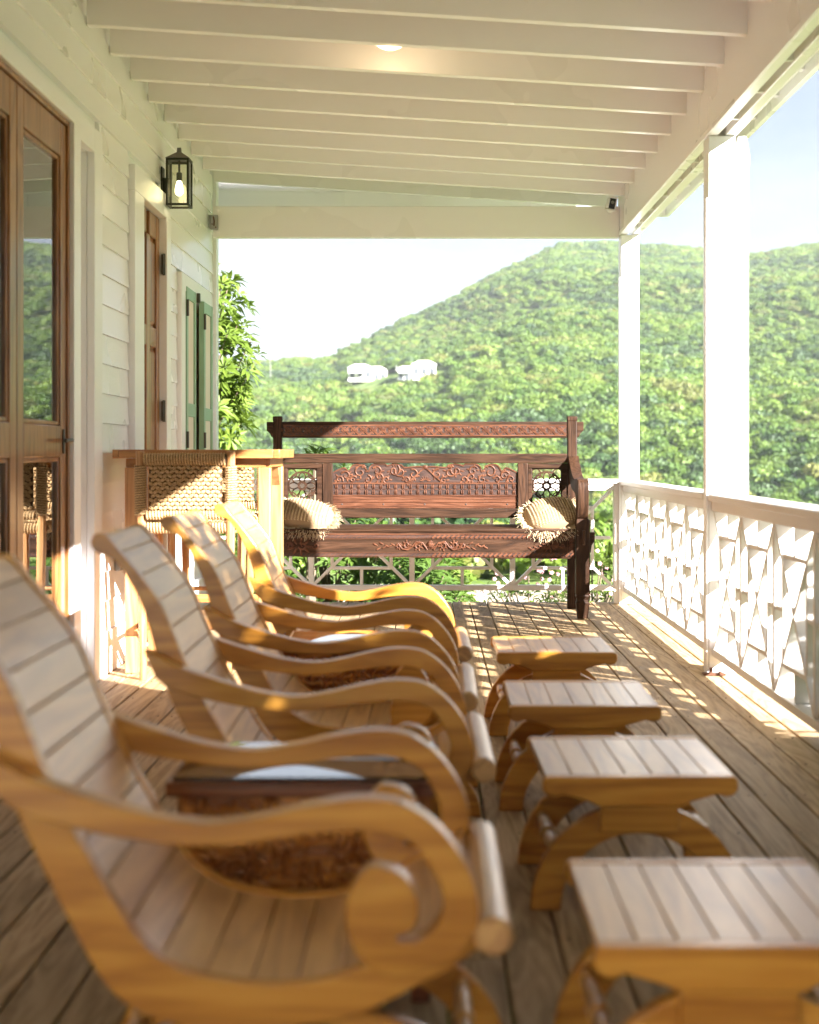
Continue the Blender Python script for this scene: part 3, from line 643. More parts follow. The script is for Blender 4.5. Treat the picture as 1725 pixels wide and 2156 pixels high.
obj('lattice_carving', c, CARVE, be)['kind'] = 'stuff'
# framed rosettes
def frame_rosette(x0, x1, ox0, ox1):
    z0, z1, oz0, oz1 = .656, .951, .69, .918
    fr_ = obj('rosette_frame', MB().box(x0, x1, YB-.036, YB-.008, oz1, z1).box(x0, x1, YB-.036, YB-.008, z0, oz0).box(x0, ox0, YB-.0355, YB-.0085, oz0, oz1).box(ox1, x1, YB-.0355, YB-.0085, oz0, oz1), BENCH, be, bev=.003)
    m = MB(); cx, cz = (ox0+ox1)/2, (oz0+oz1)/2; R = (ox1-ox0)/2-.002; y0, y1 = YB-.026, YB-.012
    Rz = (oz1-oz0)/2-.012; R = min(R, Rz)
    circ = lambda ux, uz, r, n=32: [(ux+r*cos(2*pi*i/n), uz+r*sin(2*pi*i/n)) for i in range(n)]
    m.ribbon(circ(cx, cz, R-.004), .011, y0, y1, True); m.ribbon(circ(cx, cz, .023, 20), .014, y0+.0004, y1-.0004, True)
    for i in range(8):
        a = i*pi/4; pts = []
        for k_ in range(14):
            u = k_/14*2*pi; rad = .022+(R-.034)*(.5-.5*cos(u)); wd = .021*sin(u)
            pts.append((cx+(rad+.004)*cos(a)-wd*sin(a), cz+(rad+.004)*sin(a)+wd*cos(a)))
        m.ribbon(pts, .0075, y0+.001, y1-.001, True)
    for sx in (-1, 1):
        for sz in (-1, 1):
            m.ribbon([(cx+sx*(R*.62)+.032*cos(t_)*1.0+sx*.012, cz+sz*(R*.66)+.034*sin(t_)+sz*.014) for t_ in [2*pi*q/16 for q in range(16)]], .0075, y0+.002, y1-.002, True)
    m.box(ox0-.002, ox1+.002, y0, y1, oz0-.002, oz0+.006).box(ox0-.002, ox1+.002, y0, y1, oz1-.006, oz1+.002).box(ox0-.002, ox0+.005, y0, y1, oz0, oz1).box(ox1-.005, ox1+.002, y0, y1, oz0, oz1)
    obj('rosette', m, BENCH, fr_)
frame_rosette(-.965, -.701, -.930, -.738); frame_rosette(.642, .899, .668, .862)
# central panel
XL, XR = -.633, .574; XC = (XL+XR)/2; HW = (XR-XL)/2
def crest(u):     # u in 0..1 from centre to edge, top height
    return None
crest_pts = [(0, .932), (.10, .934), (.22, .928), (.26, .945), (.34, .9515), (.41, .94), (.435, .9515), (.55, .9515), (.60, .93), (.615, .90), (.66, .935), (.72, .95), (.79, .94), (.83, .905), (.87, .925), (.92, .918), (1.0, .895)]
crest_s = [(XC+u*HW, min(z_, .9512)) for u, z_ in crest_pts]; crest_m = [(2*XC-x_, z_) for x_, z_ in crest_s[::-1]]
crest_poly = [(x_, min(z_, .9512)) for x_, z_ in spline(crest_m[:-1]+crest_s, 4)]
cp = MB().prism([(XL, .656)]+crest_poly+[(XR, .656)], 'y', YB-.026, YB-.010)
pan = obj('carved_panel', cp, [CARVE], be, bev=.002)
pg = MB().prism([(XL+.001, .826)]+[(x_, z_-.004) for x_, z_ in crest_poly]+[(XR-.001, .826)], 'y', YB-.0272, YB-.0262).box(XL+.001, XR-.001, YB-.0272, YB-.0262, .745, .815)
obj('panel_ground', pg, GROUND, pan)
yp = YB-.026
def tendril(m, cx, cz, r0, turns, a0, dr, y, rad=.006, n=26):
    pts = []; rr = []
    for i in range(n+1):
        u = i/n; a = a0+dr*turns*2*pi*u; r = r0*(1-u*.85); pts.append((cx+r*cos(a), y-.004*(.4+.6*u), cz+r*sin(a))); rr.append(rad*(1-.35*u))
    m.tube(pts, rr, 6)
def leafc(m, x_, z_, a, l, wd, y, h=.006):
    m.ball((x_+cos(a)*l/2, y, z_+sin(a)*l/2), (cos(a)*l/2, 0, sin(a)*l/2), (-sin(a)*wd/2, 0, cos(a)*wd/2), (0, -h, 0), 8, 4)
m = MB(); r = random.Random(5)
for s in (-1, 1):
    for (u, z_, r0, a0, d) in [(.13, .88, .034, 1.2, 1), (.27, .895, .036, .3, -1), (.335, .905, .040, 2.2, 1), (.50, .86, .030, 4.2, -1), (.52, .90, .034, .6, 1), (.70, .895, .046, 2.4, -1), (.86, .87, .032, .4, 1), (.93, .845, .026, 3.6, -1), (.42, .845, .024, 5.0, 1), (.62, .845, .028, 1.6, 1), (.78, .845, .024, 2.6, -1), (.20, .84, .022, .9, 1)]:
        tendril(m, XC+s*u*HW, z_, r0, 1.1, a0 if s > 0 else pi-a0, d*s, yp, .0065)
        for k_ in range(6):
            a = r.uniform(0, 2*pi); leafc(m, XC+s*u*HW+cos(a)*r0*.6, z_+sin(a)*r0*.5, a, r.uniform(.018, .034), .012, yp)
    # raised scalloped border
    cs = [(XC+s*(x_-XC), z_-.006) for x_, z_ in crest_s]
    m.ribbon(spline(cs, 4), .007, yp-.006, yp)
    sw_ = [(XC+s*HW*u, z_) for u, z_ in [(.0, .925), (.05, .90), (.12, .86), (.18, .83)]]; m.ribbon(spline(sw_, 4), .008, yp-.008, yp)
m.ball((XC, yp, .925), (.02, 0, 0), (0, 0, .016), (0, -.010, 0)); 
for k_ in range(7):
    a = pi*(k_+.5)/7; leafc(m, XC+cos(a)*.01, .832+sin(a)*.006, a, .03, .009, yp)
m.box(XL, XR, yp-.006, yp, .816, .823).box(XL, XR, yp-.005, yp, .738, .744)
ncol = 25
for i in range(ncol):
    x_ = XL+(i+.5)*(XR-XL)/ncol
    for zc_ in (.799, .762):
        for sg in (-1, 1): m.ball((x_+sg*.0052, yp, zc_), (.0048, 0, 0), (0, 0, .0175), (0, -.009, 0), 7, 5)
    xm = x_+(XR-XL)/ncol/2
    m.ball((xm, yp, .7805), (.013, 0, 0), (0, 0, .003), (0, -.005, 0), 6, 4); m.ball((x_, yp, .7805), (.004, 0, 0), (0, 0, .004), (0, -.007, 0), 6, 4)
m.box(XL, XR, yp-.003, yp, .7165, .719).box(XL, XR, yp-.004, yp, .695, .700).box(XL, XR, yp-.004, yp, .668, .672)
obj('relief_carving', m, CARVE, pan)['kind'] = 'stuff'
for k_ in range(5): obj('nail', MB().ball((XL+.06+k_*.27, yp, .683), (.006, 0, 0), (0, 0, .006), (0, -.004, 0)), NAIL, pan)
# seat, apron
for k_ in range(4):
    y0 = YF+.02+k_*.14; bx('seat_plank', -.99, .93, y0+.001, y0+.139, .528, .552, bev=.002)
obj('seat_nosing', MB().box(-.93, .895, YF-.006, YF+.0195, .532, .554), BENCH, be, bev=.006)
ap = [(-.93, .385), (-.6, .378), (-.3, .384), (0, .372), (.3, .376), (.50, .366), (.53, .374), (.7, .368), (.895, .368), (.895, .531), (-.93, .531)]
apo = obj('front_apron', MB().prism(ap, 'y', YF, YF+.035), BENCH, be, bev=.003)
m = MB(); ya = YF-.001
for z0_, z1_ in ((.496, .514), (.384, .402)): obj('rope_ground', MB().box(-.928, .893, YF-.001, YF-.0002, z0_, z1_), GROUND, apo)
m.box(-.93, .895, ya-.004, ya, .517, .523)
for zz in (.505, .393):
    n = 62
    for i in range(n):
        x_ = -.925+(i+.5)*1.815/n; sg = -1 if x_ < 0 else 1
        m.obox((x_, ya-.001, zz), (.011, 0, sg*.0085*-1 if sg < 0 else .0085), (0, .005, 0), (-.0035*(1 if sg > 0 else -1), 0, .0045))
    m.box(-.93, .895, ya-.003, ya, zz-.0145, zz-.0125).box(-.93, .895, ya-.003, ya, zz+.0115, zz+.0135)
for i in range(5): m.obox((.868, ya-.001, .42+i*.017), (.011, 0, .0085), (0, .005, 0), (-.0035, 0, .0045))
m.box(.845, .848, ya-.004, ya, .408, .49)
def scroll_group(m, cx, s):
    for (dx, dz, r0, a0, d) in [(.075, -.003, .026, 2.6, -1), (.145, .006, .024, 3.6, 1), (.195, -.004, .018, 2.4, -1)]:
        tendril(m, cx+s*dx, .449+dz, r0, 1.15, a0 if s > 0 else pi-a0, d*s, ya, .006)
        for k_ in range(7):
            a = 2*pi*k_/7+dx*30; leafc(m, cx+s*dx+cos(a)*r0*.35, .449+dz+sin(a)*r0*.35, a, r0*1.0, .010, ya)
    m.tube([(cx+s*.02, ya-.003, .425), (cx+s*.05, ya-.004, .468), (cx+s*.09, ya-.004, .474), (cx+s*.115, ya-.004, .44), (cx+s*.14, ya-.004, .424), (cx+s*.175, ya-.004, .43), (cx+s*.2, ya-.003, .465)], .005, 6)
    for k_ in range(7): leafc(m, cx+s*(.215+k_*.018), .447+.010*sin(k_*2.1), (0.5 if k_ % 2 else -.5)+(0 if s > 0 else pi), .035, .011, ya)
cx = .005
for s in (-1, 1): scroll_group(m, cx, s)
m.ball((cx, ya, .458), (.017, 0, 0), (0, 0, .025), (0, -.014, 0), 10, 6)
for i in range(4):
    for j in range(4): m.ball((cx-.010+i*.0068+(j % 2)*.003, ya-.011, .443+j*.010), (.0038, 0, 0), (0, 0, .0055), (0, -.004, 0), 5, 3)
for a in (.5, 1.0, 2.14, 2.64): leafc(m, cx, .428, a, .045, .012, ya)
for k_ in range(9):
    a = 2*pi*k_/9; leafc(m, .735+cos(a)*.02, .449+sin(a)*.01, a, .036, .012, ya); leafc(m, -.80+cos(a)*.03, .445+sin(a)*.01, a, .05, .014, ya)
for (x_, r0, d) in ((.72, .024, 1), (.775, .024, -1), (.815, .016, 1), (-.78, .026, 1), (-.86, .026, -1), (-.70, .02, 1)): tendril(m, x_, .449, r0, 1.2, 3.3, d, ya, .006)
for k_ in range(5): leafc(m, .695-k_*.016, .440-k_*.003, pi+(.4 if k_ % 2 else -.4), .03, .01, ya)
obj('apron_carving', m, CARVE, apo)['kind'] = 'stuff'
# front legs, arms
def front_leg(x0, x1):
    cx_ = (x0+x1)/2; hw = (x1-x0)/2; yc = YF+.02
    prof = [(1.12, 0), (.75*1.0, 0)]
    m = MB(); rows = [(.72, 0), (.80, .04), (.92, .085), (.97, .10), (.86, .107), (.80, .118), (.94, .132), (1.0, .14), (.9, .147), (1.0, .156), (1.0, .60), (.86, .615)]
    vs = []
    for k_, z_ in rows:
        h = hw*k_
        for sx, sy in ((-1,-1),(1,-1),(1,1),(-1,1)): vs.append((cx_+sx*h, yc+sy*h*.9, z_))
    fs = [(i*4+q, i*4+(q+1)%4, (i+1)*4+(q+1)%4, (i+1)*4+q) for i in range(len(rows)-1) for q in range(4)]+[(3,2,1,0), tuple(len(rows)*4-4+q for q in range(4))]
    m.add(vs, fs); return m
for s, x0, x1 in ((1, .898, .984), (-1, -1.03, -.944)):
    obj('front_leg', front_leg(x0, x1), BENCHZ, be, bev=.004)
    # arm: shaped board sloping from back post to a scrolled hand, profile in YZ
    xa, xb = (.905, .972) if s > 0 else (-1.018, -.951)
    y0 = YF-.055; yb_ = YB-.045
    prof = spline([(yb_, 1.0), (yb_-.03, .975), (yb_-.12, .93), (yb_-.25, .875), (yb_-.38, .855), (y0+.07, .862), (y0+.02, .852), (y0, .825), (y0-.004, .77), (y0+.004, .70), (y0+.03, .64), (y0+.07, .605)], 4)+spline([(y0+.12, .62), (y0+.12, .68), (y0+.14, .74), (y0+.20, .77), (yb_-.22, .79), (yb_-.10, .83), (yb_, .875)], 4)
    obj('arm', MB().prism(prof, 'x', xa, xb), BENCHZ, be, bev=.010, seg=3)
    xe = x1 if s > 0 else x0
    pl = [(xe, .40), (xe+s*.010, .405), (xe+s*.016, .45), (xe+s*.035, .475), (xe+s*.035, .53), (xe, .53)]
    obj('tenon_end', MB().prism(pl, 'y', YF+.03, YF+.05), BENCH, be, bev=.002)
    obj('wedge_peg', MB().box((x0+x1)/2-.006, (x0+x1)/2+.012, YF-.045, YF-.02, .455, .545), BENCHZ, be, bev=.003)
# cushions
def cushion(name, label, loc, rot, sx, sy, sz, seed):
    t = thing(name, label, 'cushion', loc, group='raffia cushions on the carved bench'); t.rotation_euler = rot
    m = MB(); nu, nv = 72, 22; vs = []
    def P(u, v):  # u around in plane, v from -pi/2..pi/2
        ca, sa = cos(u), sin(u); e = .74
        X_ = math.copysign(abs(ca)**e, ca); Z_ = math.copysign(abs(sa)**e, sa); k_ = cos(v)**.75
        rib = 1+.05*sin(X_*k_*46)
        return Vector((X_*k_*sx, sin(v)*sy*(1-.25*(abs(X_*k_)**3))*rib, Z_*k_*sz))
    for j in range(nv+1):
        v = -pi/2+pi*j/nv
        for i in range(nu): vs.append(P(2*pi*i/nu, max(-1.5707, min(1.5707, v))))
    fs = [(j*nu+i, j*nu+(i+1)%nu, (j+1)*nu+(i+1)%nu, (j+1)*nu+i) for j in range(nv) for i in range(nu)]
    m.add(vs, fs); obj('cover', m, DRAFF, t, smooth=60)
    r = random.Random(seed)
    kn = MB()      # crocheted stitch bumps in rows on both faces
    for s in (-1, 1):
        for i in range(17):
            X_ = -.88+1.76*(i+.5)/17
            for j in range(30):
                Z_ = -.86+1.72*(j+.5)/30
                q = (abs(X_)**2.7+abs(Z_)**2.7)
                if q > .9: continue
                y_ = sy*(1-q)**.5*(1-.25*abs(X_)**3)*s
                kn.ball((X_*sx, y_*1.0, Z_*sz+r.uniform(-.001, .001)), (sx*.034, 0, .003*s), (-.001, 0, sz*.022), (0, s*.0055, 0), 5, 3)
    obj('stitching', kn, RAFF, t)['kind'] = 'stuff'
    f = MB()
    for i in range(1300):
        u = r.uniform(0, 2*pi); p = P(u, r.uniform(-.12, .12)); d = Vector((p.x/sx, r.uniform(-.9, .9), p.z/sz)).normalized()
        l = r.uniform(.035, .075); q = p+d*l*.8+Vector((r.uniform(-.016, .016), r.uniform(-.014, .006), -.022-r.uniform(0, .03)))
        mid = (p+q)/2+Vector((r.uniform(-.005, .005), r.uniform(-.005, .005), r.uniform(0, .008)))
        w_ = Vector((-d.z, r.uniform(-.5, .5), d.x)).normalized()*r.uniform(.0012, .0022)
        f.add([p-w_, p+w_, mid-w_, mid+w_, q-w_*.6, q+w_*.6], [(0, 1, 3, 2), (2, 3, 5, 4)])
    obj('fringe', f, RAFF, t, smooth=0, norm=False)['kind'] = 'stuff'
    return t
cushion('raffia_cushion', 'fringed straw-coloured raffia cushion at the left end of the bench', (-.80, 8.90, .625), (radians(-58), radians(6), radians(-6)), .20, .080, .135, 2)
cushion('raffia_cushion', 'fringed straw-coloured raffia cushion at the right end, leaning on the bench arm', (.765, 8.89, .625), (radians(-54), radians(-9), radians(10)), .175, .088, .135, 9)

# ------------------------------------------------------------------ lantern, camera, lamp, keeper
ln = thing('wall_lantern', 'lit square metal wall lantern with glass sides on the white wall', 'lantern', (-1.400, 7.95, 2.395))
a = .064; fr_ = MB()
for sx in (-1, 1):
    for sy in (-1, 1): fr_.box(*sorted((sx*a, sx*(a-.012))), *sorted((sy*a, sy*(a-.012))), .0, .262)
for z_ in (0, .25):
    fr_.box(-a+.012, a-.012, -a, -a+.012, z_, z_+.012).box(-a+.012, a-.012, a-.012, a, z_, z_+.012).box(-a, -a+.012, -a+.012, a-.012, z_, z_+.012).box(a-.012, a, -a+.012, a-.012, z_, z_+.012)
obj('frame', fr_, LEADM, ln, bev=.001, seg=1)
vs = [(sx*(a+.003), sy*(a+.003), .263) for sx, sy in ((-1,-1),(1,-1),(1,1),(-1,1))]+[(sx*.012, sy*.012, .305) for sx, sy in ((-1,-1),(1,-1),(1,1),(-1,1))]+[(sx*.010, sy*.010, .330) for sx, sy in ((-1,-1),(1,-1),(1,1),(-1,1))]
obj('roof', MB().add(vs, [(3,2,1,0),(8,9,10,11)]+[(q, (q+1)%4, (q+1)%4+4, q+4) for q in range(4)]+[(q+4, (q+1)%4+4, (q+1)%4+8, q+8) for q in range(4)]), LROOF, ln, smooth=0)
for nm_, b_ in (('glass_pane', (-a+.012, a-.012, -a+.004, -a+.006, .012, .25)), ('glass_pane', (-a+.012, a-.012, a-.006, a-.004, .012, .25)), ('glass_pane', (a-.006, a-.004, -a+.012, a-.012, .012, .25)), ('glass_pane', (-a+.004, -a+.006, -a+.012, a-.012, .012, .25))):
    obj(nm_, MB().box(*b_), THIN, ln)
obj('bulb', MB().ball((0, 0, .088), (.024, 0, 0), (0, .024, 0), (0, 0, .026), 16, 10).lathe([(.024, .0), (.018, .03), (.012, .05)], (0, 0, .095), 'z', 14), BULB, ln)
obj('bulb_holder', MB().lathe([(.014, 0), (.016, .005), (.016, .045), (.006, .05), (.006, .115)], (0, 0, .145), 'z', 14), LEADM, ln)
obj('wall_bracket', MB().box(-.096, -.055, -.02, .02, .06, .16).box(-.096, -.088, -.04, .04, .0, .22), LEADM, ln, bev=.002)
ld = bpy.data.lights.new('lantern_light', 'POINT'); ld.energy = .05; ld.color = (1, .80, .45); ld.shadow_soft_size = .03
lo = bpy.data.objects.new('lantern_light', ld); sc.collection.objects.link(lo); lo.parent = ln; lo.location = (0, -.004, .055)
cl = thing('ceiling_lamp', 'small round glowing ceiling lamp between the rafters', 'lamp', (-.18, 6.45, 2.886))
obj('shade', MB().lathe([(.004, -.034), (.03, -.031), (.055, -.020), (.068, -.006), (.070, 0)], (0, 0, 0), 'z', 28), LAMP, cl)
obj('rim', MB().lathe([(.071, -.008), (.080, -.006), (.082, .004), (.080, .095), (.070, .095)], (0, 0, 0), 'z', 28), WHITE, cl)
ld = bpy.data.lights.new('ceiling_lamp_light', 'POINT'); ld.energy = .22; ld.color = (1, .74, .42); ld.shadow_soft_size = .05
lo = bpy.data.objects.new('ceiling_lamp_light', ld); sc.collection.objects.link(lo); lo.parent = cl; lo.location = (0, 0, -.055)
sc_ = thing('security_camera', 'small white security camera with black face under the ceiling corner', 'camera', (1.225, 9.585, 2.70)); sc_.rotation_euler = (radians(12), radians(9), radians(6))
obj('housing', MB().prism([(-.028, -.03), (.028, -.03), (.032, -.02), (.030, .05), (-.030, .05), (-.032, -.02)], 'z', -.035, .035), WHITE, sc_, bev=.006)
obj('cap', MB().prism([(-.034, -.036), (.034, -.036), (.036, .05), (-.036, .05)], 'z', .036, .052).prism([(-.034, -.036), (.034, -.036), (.030, .045), (-.030, .045)], 'z', -.052, -.036), WHITE, sc_, bev=.006)
obj('dome', MB().ball((0, -.005, -.052), (.024, 0, 0), (0, .024, 0), (0, 0, .014)), WHITE, sc_)
fa = obj('face', MB().box(-.0205, .0205, -.0325, -.0305, -.034, .034), BLACK, sc_)
obj('lens', MB().lathe([(.011, 0), (.011, -.003), (.007, -.003), (.006, -.001)], (0, -.0325, .008), 'y', 18), GREY, fa)
obj('mount', MB().tube([(0, .05, 0), (.02, .09, .05)], .008), WHITE, sc_)
kp = thing('metal_keeper', 'small rusty metal latch plate at the left end of the far beam', 'latch', (-1.458, 9.615, 2.535))
obj('plate', MB().box(-.026, .026, -.004, .018, -.006, .092).box(-.034, -.026, -.03, .018, .0, .09), STEEL, kp, bev=.002)
obj('bolt', MB().tube([(.0, -.006, .018), (.002, -.010, .05), (-.004, -.006, .08)], .005, 6).lathe([(.005, 0), (.005, -.005)], (-.012, -.004, .03), 'y', 8).lathe([(.005, 0), (.005, -.005)], (.012, -.004, .008), 'y', 8), RUST, kp)

# ------------------------------------------------------------------ terrain, hills
tab = [(-180, 860), (-90, 850), (-40, 800), (-22, 775), (-14, 768), (-8.6, 757), (-6.6, 750), (-5.4, 744), (-3.9, 738), (-2.8, 705), (-1.05, 663), (.86, 622), (2.77, 566), (4.7, 516), (5.3, 505), (7.5, 502), (8.4, 505), (10.8, 513), (12.6, 526), (13.8, 516), (15.3, 502), (19, 480), (25, 500), (35, 560), (60, 700), (90, 800), (180, 860)]
TA = np.array(tab)
def rnoise(x_, y_, s_):
    return (np.sin(x_/s_*1.3+1.7*np.sin(y_/s_*.9+1.1))+np.sin(y_/s_*1.7+1.3*np.sin(x_/s_*1.1+4.))+np.sin((x_+y_)/s_*.8+2.2))/3
def terrain(x_, y_):
    x_ = np.asarray(x_, float); y_ = np.asarray(y_, float); r_ = np.hypot(x_, y_); az = np.degrees(np.arctan2(x_, y_))
    skyy = np.interp(az, TA[:, 0], TA[:, 1]); R = np.interp(az, [-180, -20, -3.9, 1, 6, 30, 90, 180], [400, 400, 400, 470, 560, 560, 420, 400])
    cosz = np.maximum(np.cos(np.radians(az)), .35)
    zr = (950-skyy)/F*R*cosz-3.3+HC
    t_ = np.clip((r_-95)/(R-95), 0, 1)
    z_ = -13+(zr+13)*(t_**1.12)
    z_ = z_+rnoise(x_, y_, 34)*7*t_*(1-t_)*2.2+rnoise(x_+50, y_, 13)*2.0*t_*(1-t_)*2
    ns = np.clip((r_-26)/60, 0, 1); ns = ns*ns*(3-2*ns); near = -1.2
    z_ = np.where(r_ < 95, near+(-13-near)*ns, z_)
    return np.where(r_ > R, zr-(r_-R)*.22, z_).clip(-30, None)
rs = np.concatenate([[0.01, 6, 12, 18, 24], np.arange(28, 110, 7), np.arange(110, 620, 9), [700, 850, 1100, 1500]])
azs = np.radians(np.concatenate([np.arange(-180, -16, 8), np.arange(-16, 40, .8), np.arange(40, 180, 8)]))
A_, R_ = np.meshgrid(azs, rs); X_ = R_*np.sin(A_); Y_ = R_*np.cos(A_); Z_ = terrain(X_, Y_)
na = len(azs); vs = np.stack([X_, Y_, Z_], -1).reshape(-1, 3)
fs = [(i*na+j, (i+1)*na+j, (i+1)*na+(j+1) % na, i*na+(j+1) % na) for i in range(len(rs)-1) for j in range(na)]
me = bpy.data.meshes.new('ground'); me.from_pydata(vs.tolist(), [], fs); me.update(); me.polygons.foreach_set('use_smooth', [True]*len(me.polygons))
GR, t, p = base_mat('hill_ground'); N = t.nodes.new
n1 = N('ShaderNodeTexNoise'); n1.inputs['Scale'].default_value = .35; n1.inputs['Detail'].default_value = 8; tcx = N('ShaderNodeTexCoord'); t.links.new(tcx.outputs['Object'], n1.inputs[0])
crx = N('ShaderNodeValToRGB'); crx.color_ramp.elements[0].position = .35; crx.color_ramp.elements[1].position = .65; crx.color_ramp.elements[0].color = (.06, .11, .03, 1); crx.color_ramp.elements[1].color = (.18, .24, .07, 1)
t.links.new(n1.outputs[0], crx.inputs[0]); t.links.new(crx.outputs[0], p.inputs['Base Color']); p.inputs['Roughness'].default_value = .95; p.inputs['Specular IOR Level'].default_value = .1
me.materials.append(GR); g = bpy.data.objects.new('ground', me); sc.collection.objects.link(g); g['kind'] = 'structure'; g['label'] = 'green ground of the garden and valley'
# pale drive on the ground
pd_ = MB(); n = 20
for i in range(n+1):
    x_ = -3+i*.75; yc = 21.5+.02*(x_-3)**2*.5
    for dy in (-1.9, 1.9): pd_.v.append((x_, yc+dy, float(terrain(x_, yc+dy))+.03))
pd_.f = [(2*i, 2*i+2, 2*i+3, 2*i+1) for i in range(n)]
PATH = paint('pale_concrete', (.55, .50, .40), .8, dirt=.3); o = obj('path', pd_, PATH); o['kind'] = 'structure'; o['label'] = 'pale concrete drive in the garden below'

# crowns: leaf-clump meshes scattered on the hill
def crown_mesh(seed, n=620, flat=.75):
    r = np.random.RandomState(seed); vs, fs = [], []
    lobes = [(r.uniform(-.5, .5), r.uniform(-.5, .5), r.uniform(.35, .75)*1.0, r.uniform(.35, .6)) for _ in range(6)]
    for i in range(n):
        lx, ly, lz, lr = lobes[r.randint(6)]
        d = r.normal(size=3); d /= np.linalg.norm(d); d[2] = abs(d[2])*.95-.15
        c = np.array([lx, ly, lz])+d*lr*r.uniform(.75, 1.05); c[2] = max(c[2]*flat, -.05)
        nrm = d+r.normal(size=3)*.45; nrm /= np.linalg.norm(nrm)
        a = np.cross(nrm, [0, 0, 1.]); a /= (np.linalg.norm(a)+1e-6); b = np.cross(nrm, a); s_ = r.uniform(.035, .075)
        th = r.uniform(0, pi); a, b = a*cos(th)+b*sin(th), b*cos(th)-a*sin(th); k_ = len(vs)
        for q in range(5):
            an = q*2*pi/5; rr_ = s_*r.uniform(.7, 1.25); vs.append((c+a*cos(an)*rr_+b*sin(an)*rr_+nrm*(s_*.12*(q % 2))).tolist())
        fs.append((k_, k_+1, k_+2, k_+3, k_+4))
    m = bpy.data.meshes.new('crown'); m.from_pydata(vs, [], fs); m.update(); return m
TM = [leafy('foliage_light', (.080, .155, .022), (.17, .24, .034), .3, 1.2), leafy('foliage_mid', (.055, .115, .020), (.13, .195, .030), .3, 1.2), leafy('foliage_dark', (.028, .065, .020), (.065, .115, .032), .2, 1.2), leafy('foliage_yellow', (.11, .14, .03), (.20, .21, .05), .3, 1.2)]
HOUSES = []
def find_r(u, yv, rmin=150):
    az = math.atan((u-905)/F)
    for r_ in np.arange(rmin, 600, 1.0):
        x_, y_ = r_*sin(az), r_*cos(az); zt = float(terrain(x_, y_))
        if (zt+4.0-HC)/y_*F >= 950-yv: return x_, y_, zt
    return x_, y_, zt
for u, yv in ((788, 756), (884, 752)): HOUSES.append(find_r(u, yv, 200))
pts = []
rr = 42.0
while rr < 590:
    st_ = 2.4 if rr < 120 else 2.9
    azv = np.arange(-15, 33, math.degrees(st_/rr)); azv = azv+np.random.uniform(-.5, .5, len(azv))*math.degrees(st_/rr); rad_ = rr+np.random.uniform(-.5, .5, len(azv))*st_
    xx = rad_*np.sin(np.radians(azv)); yy = rad_*np.cos(np.radians(azv))
    Rm = np.interp(azv, [-20, -3.9, 1, 6, 30], [400, 400, 470, 560, 560])
    for x_, y_, z_, r_, rm in zip(xx, yy, terrain(xx, yy), rad_, Rm):
        if r_ > rm+12: continue
        ok = True
        for hx, hy, hz in HOUSES:
            dr_ = hypot(hx, hy)-r_
            if abs(x_*hy/r_-hx*hy/hypot(hx, hy)) < 6.5 and -7 < dr_ < 40: ok = False
        if ok: pts.append((x_, y_, z_))
        elif min(hypot(hx, hy)-r_ for hx, hy, hz in HOUSES) > 7: pts.append((x_, y_, z_-1.0))
    rr += st_*.92
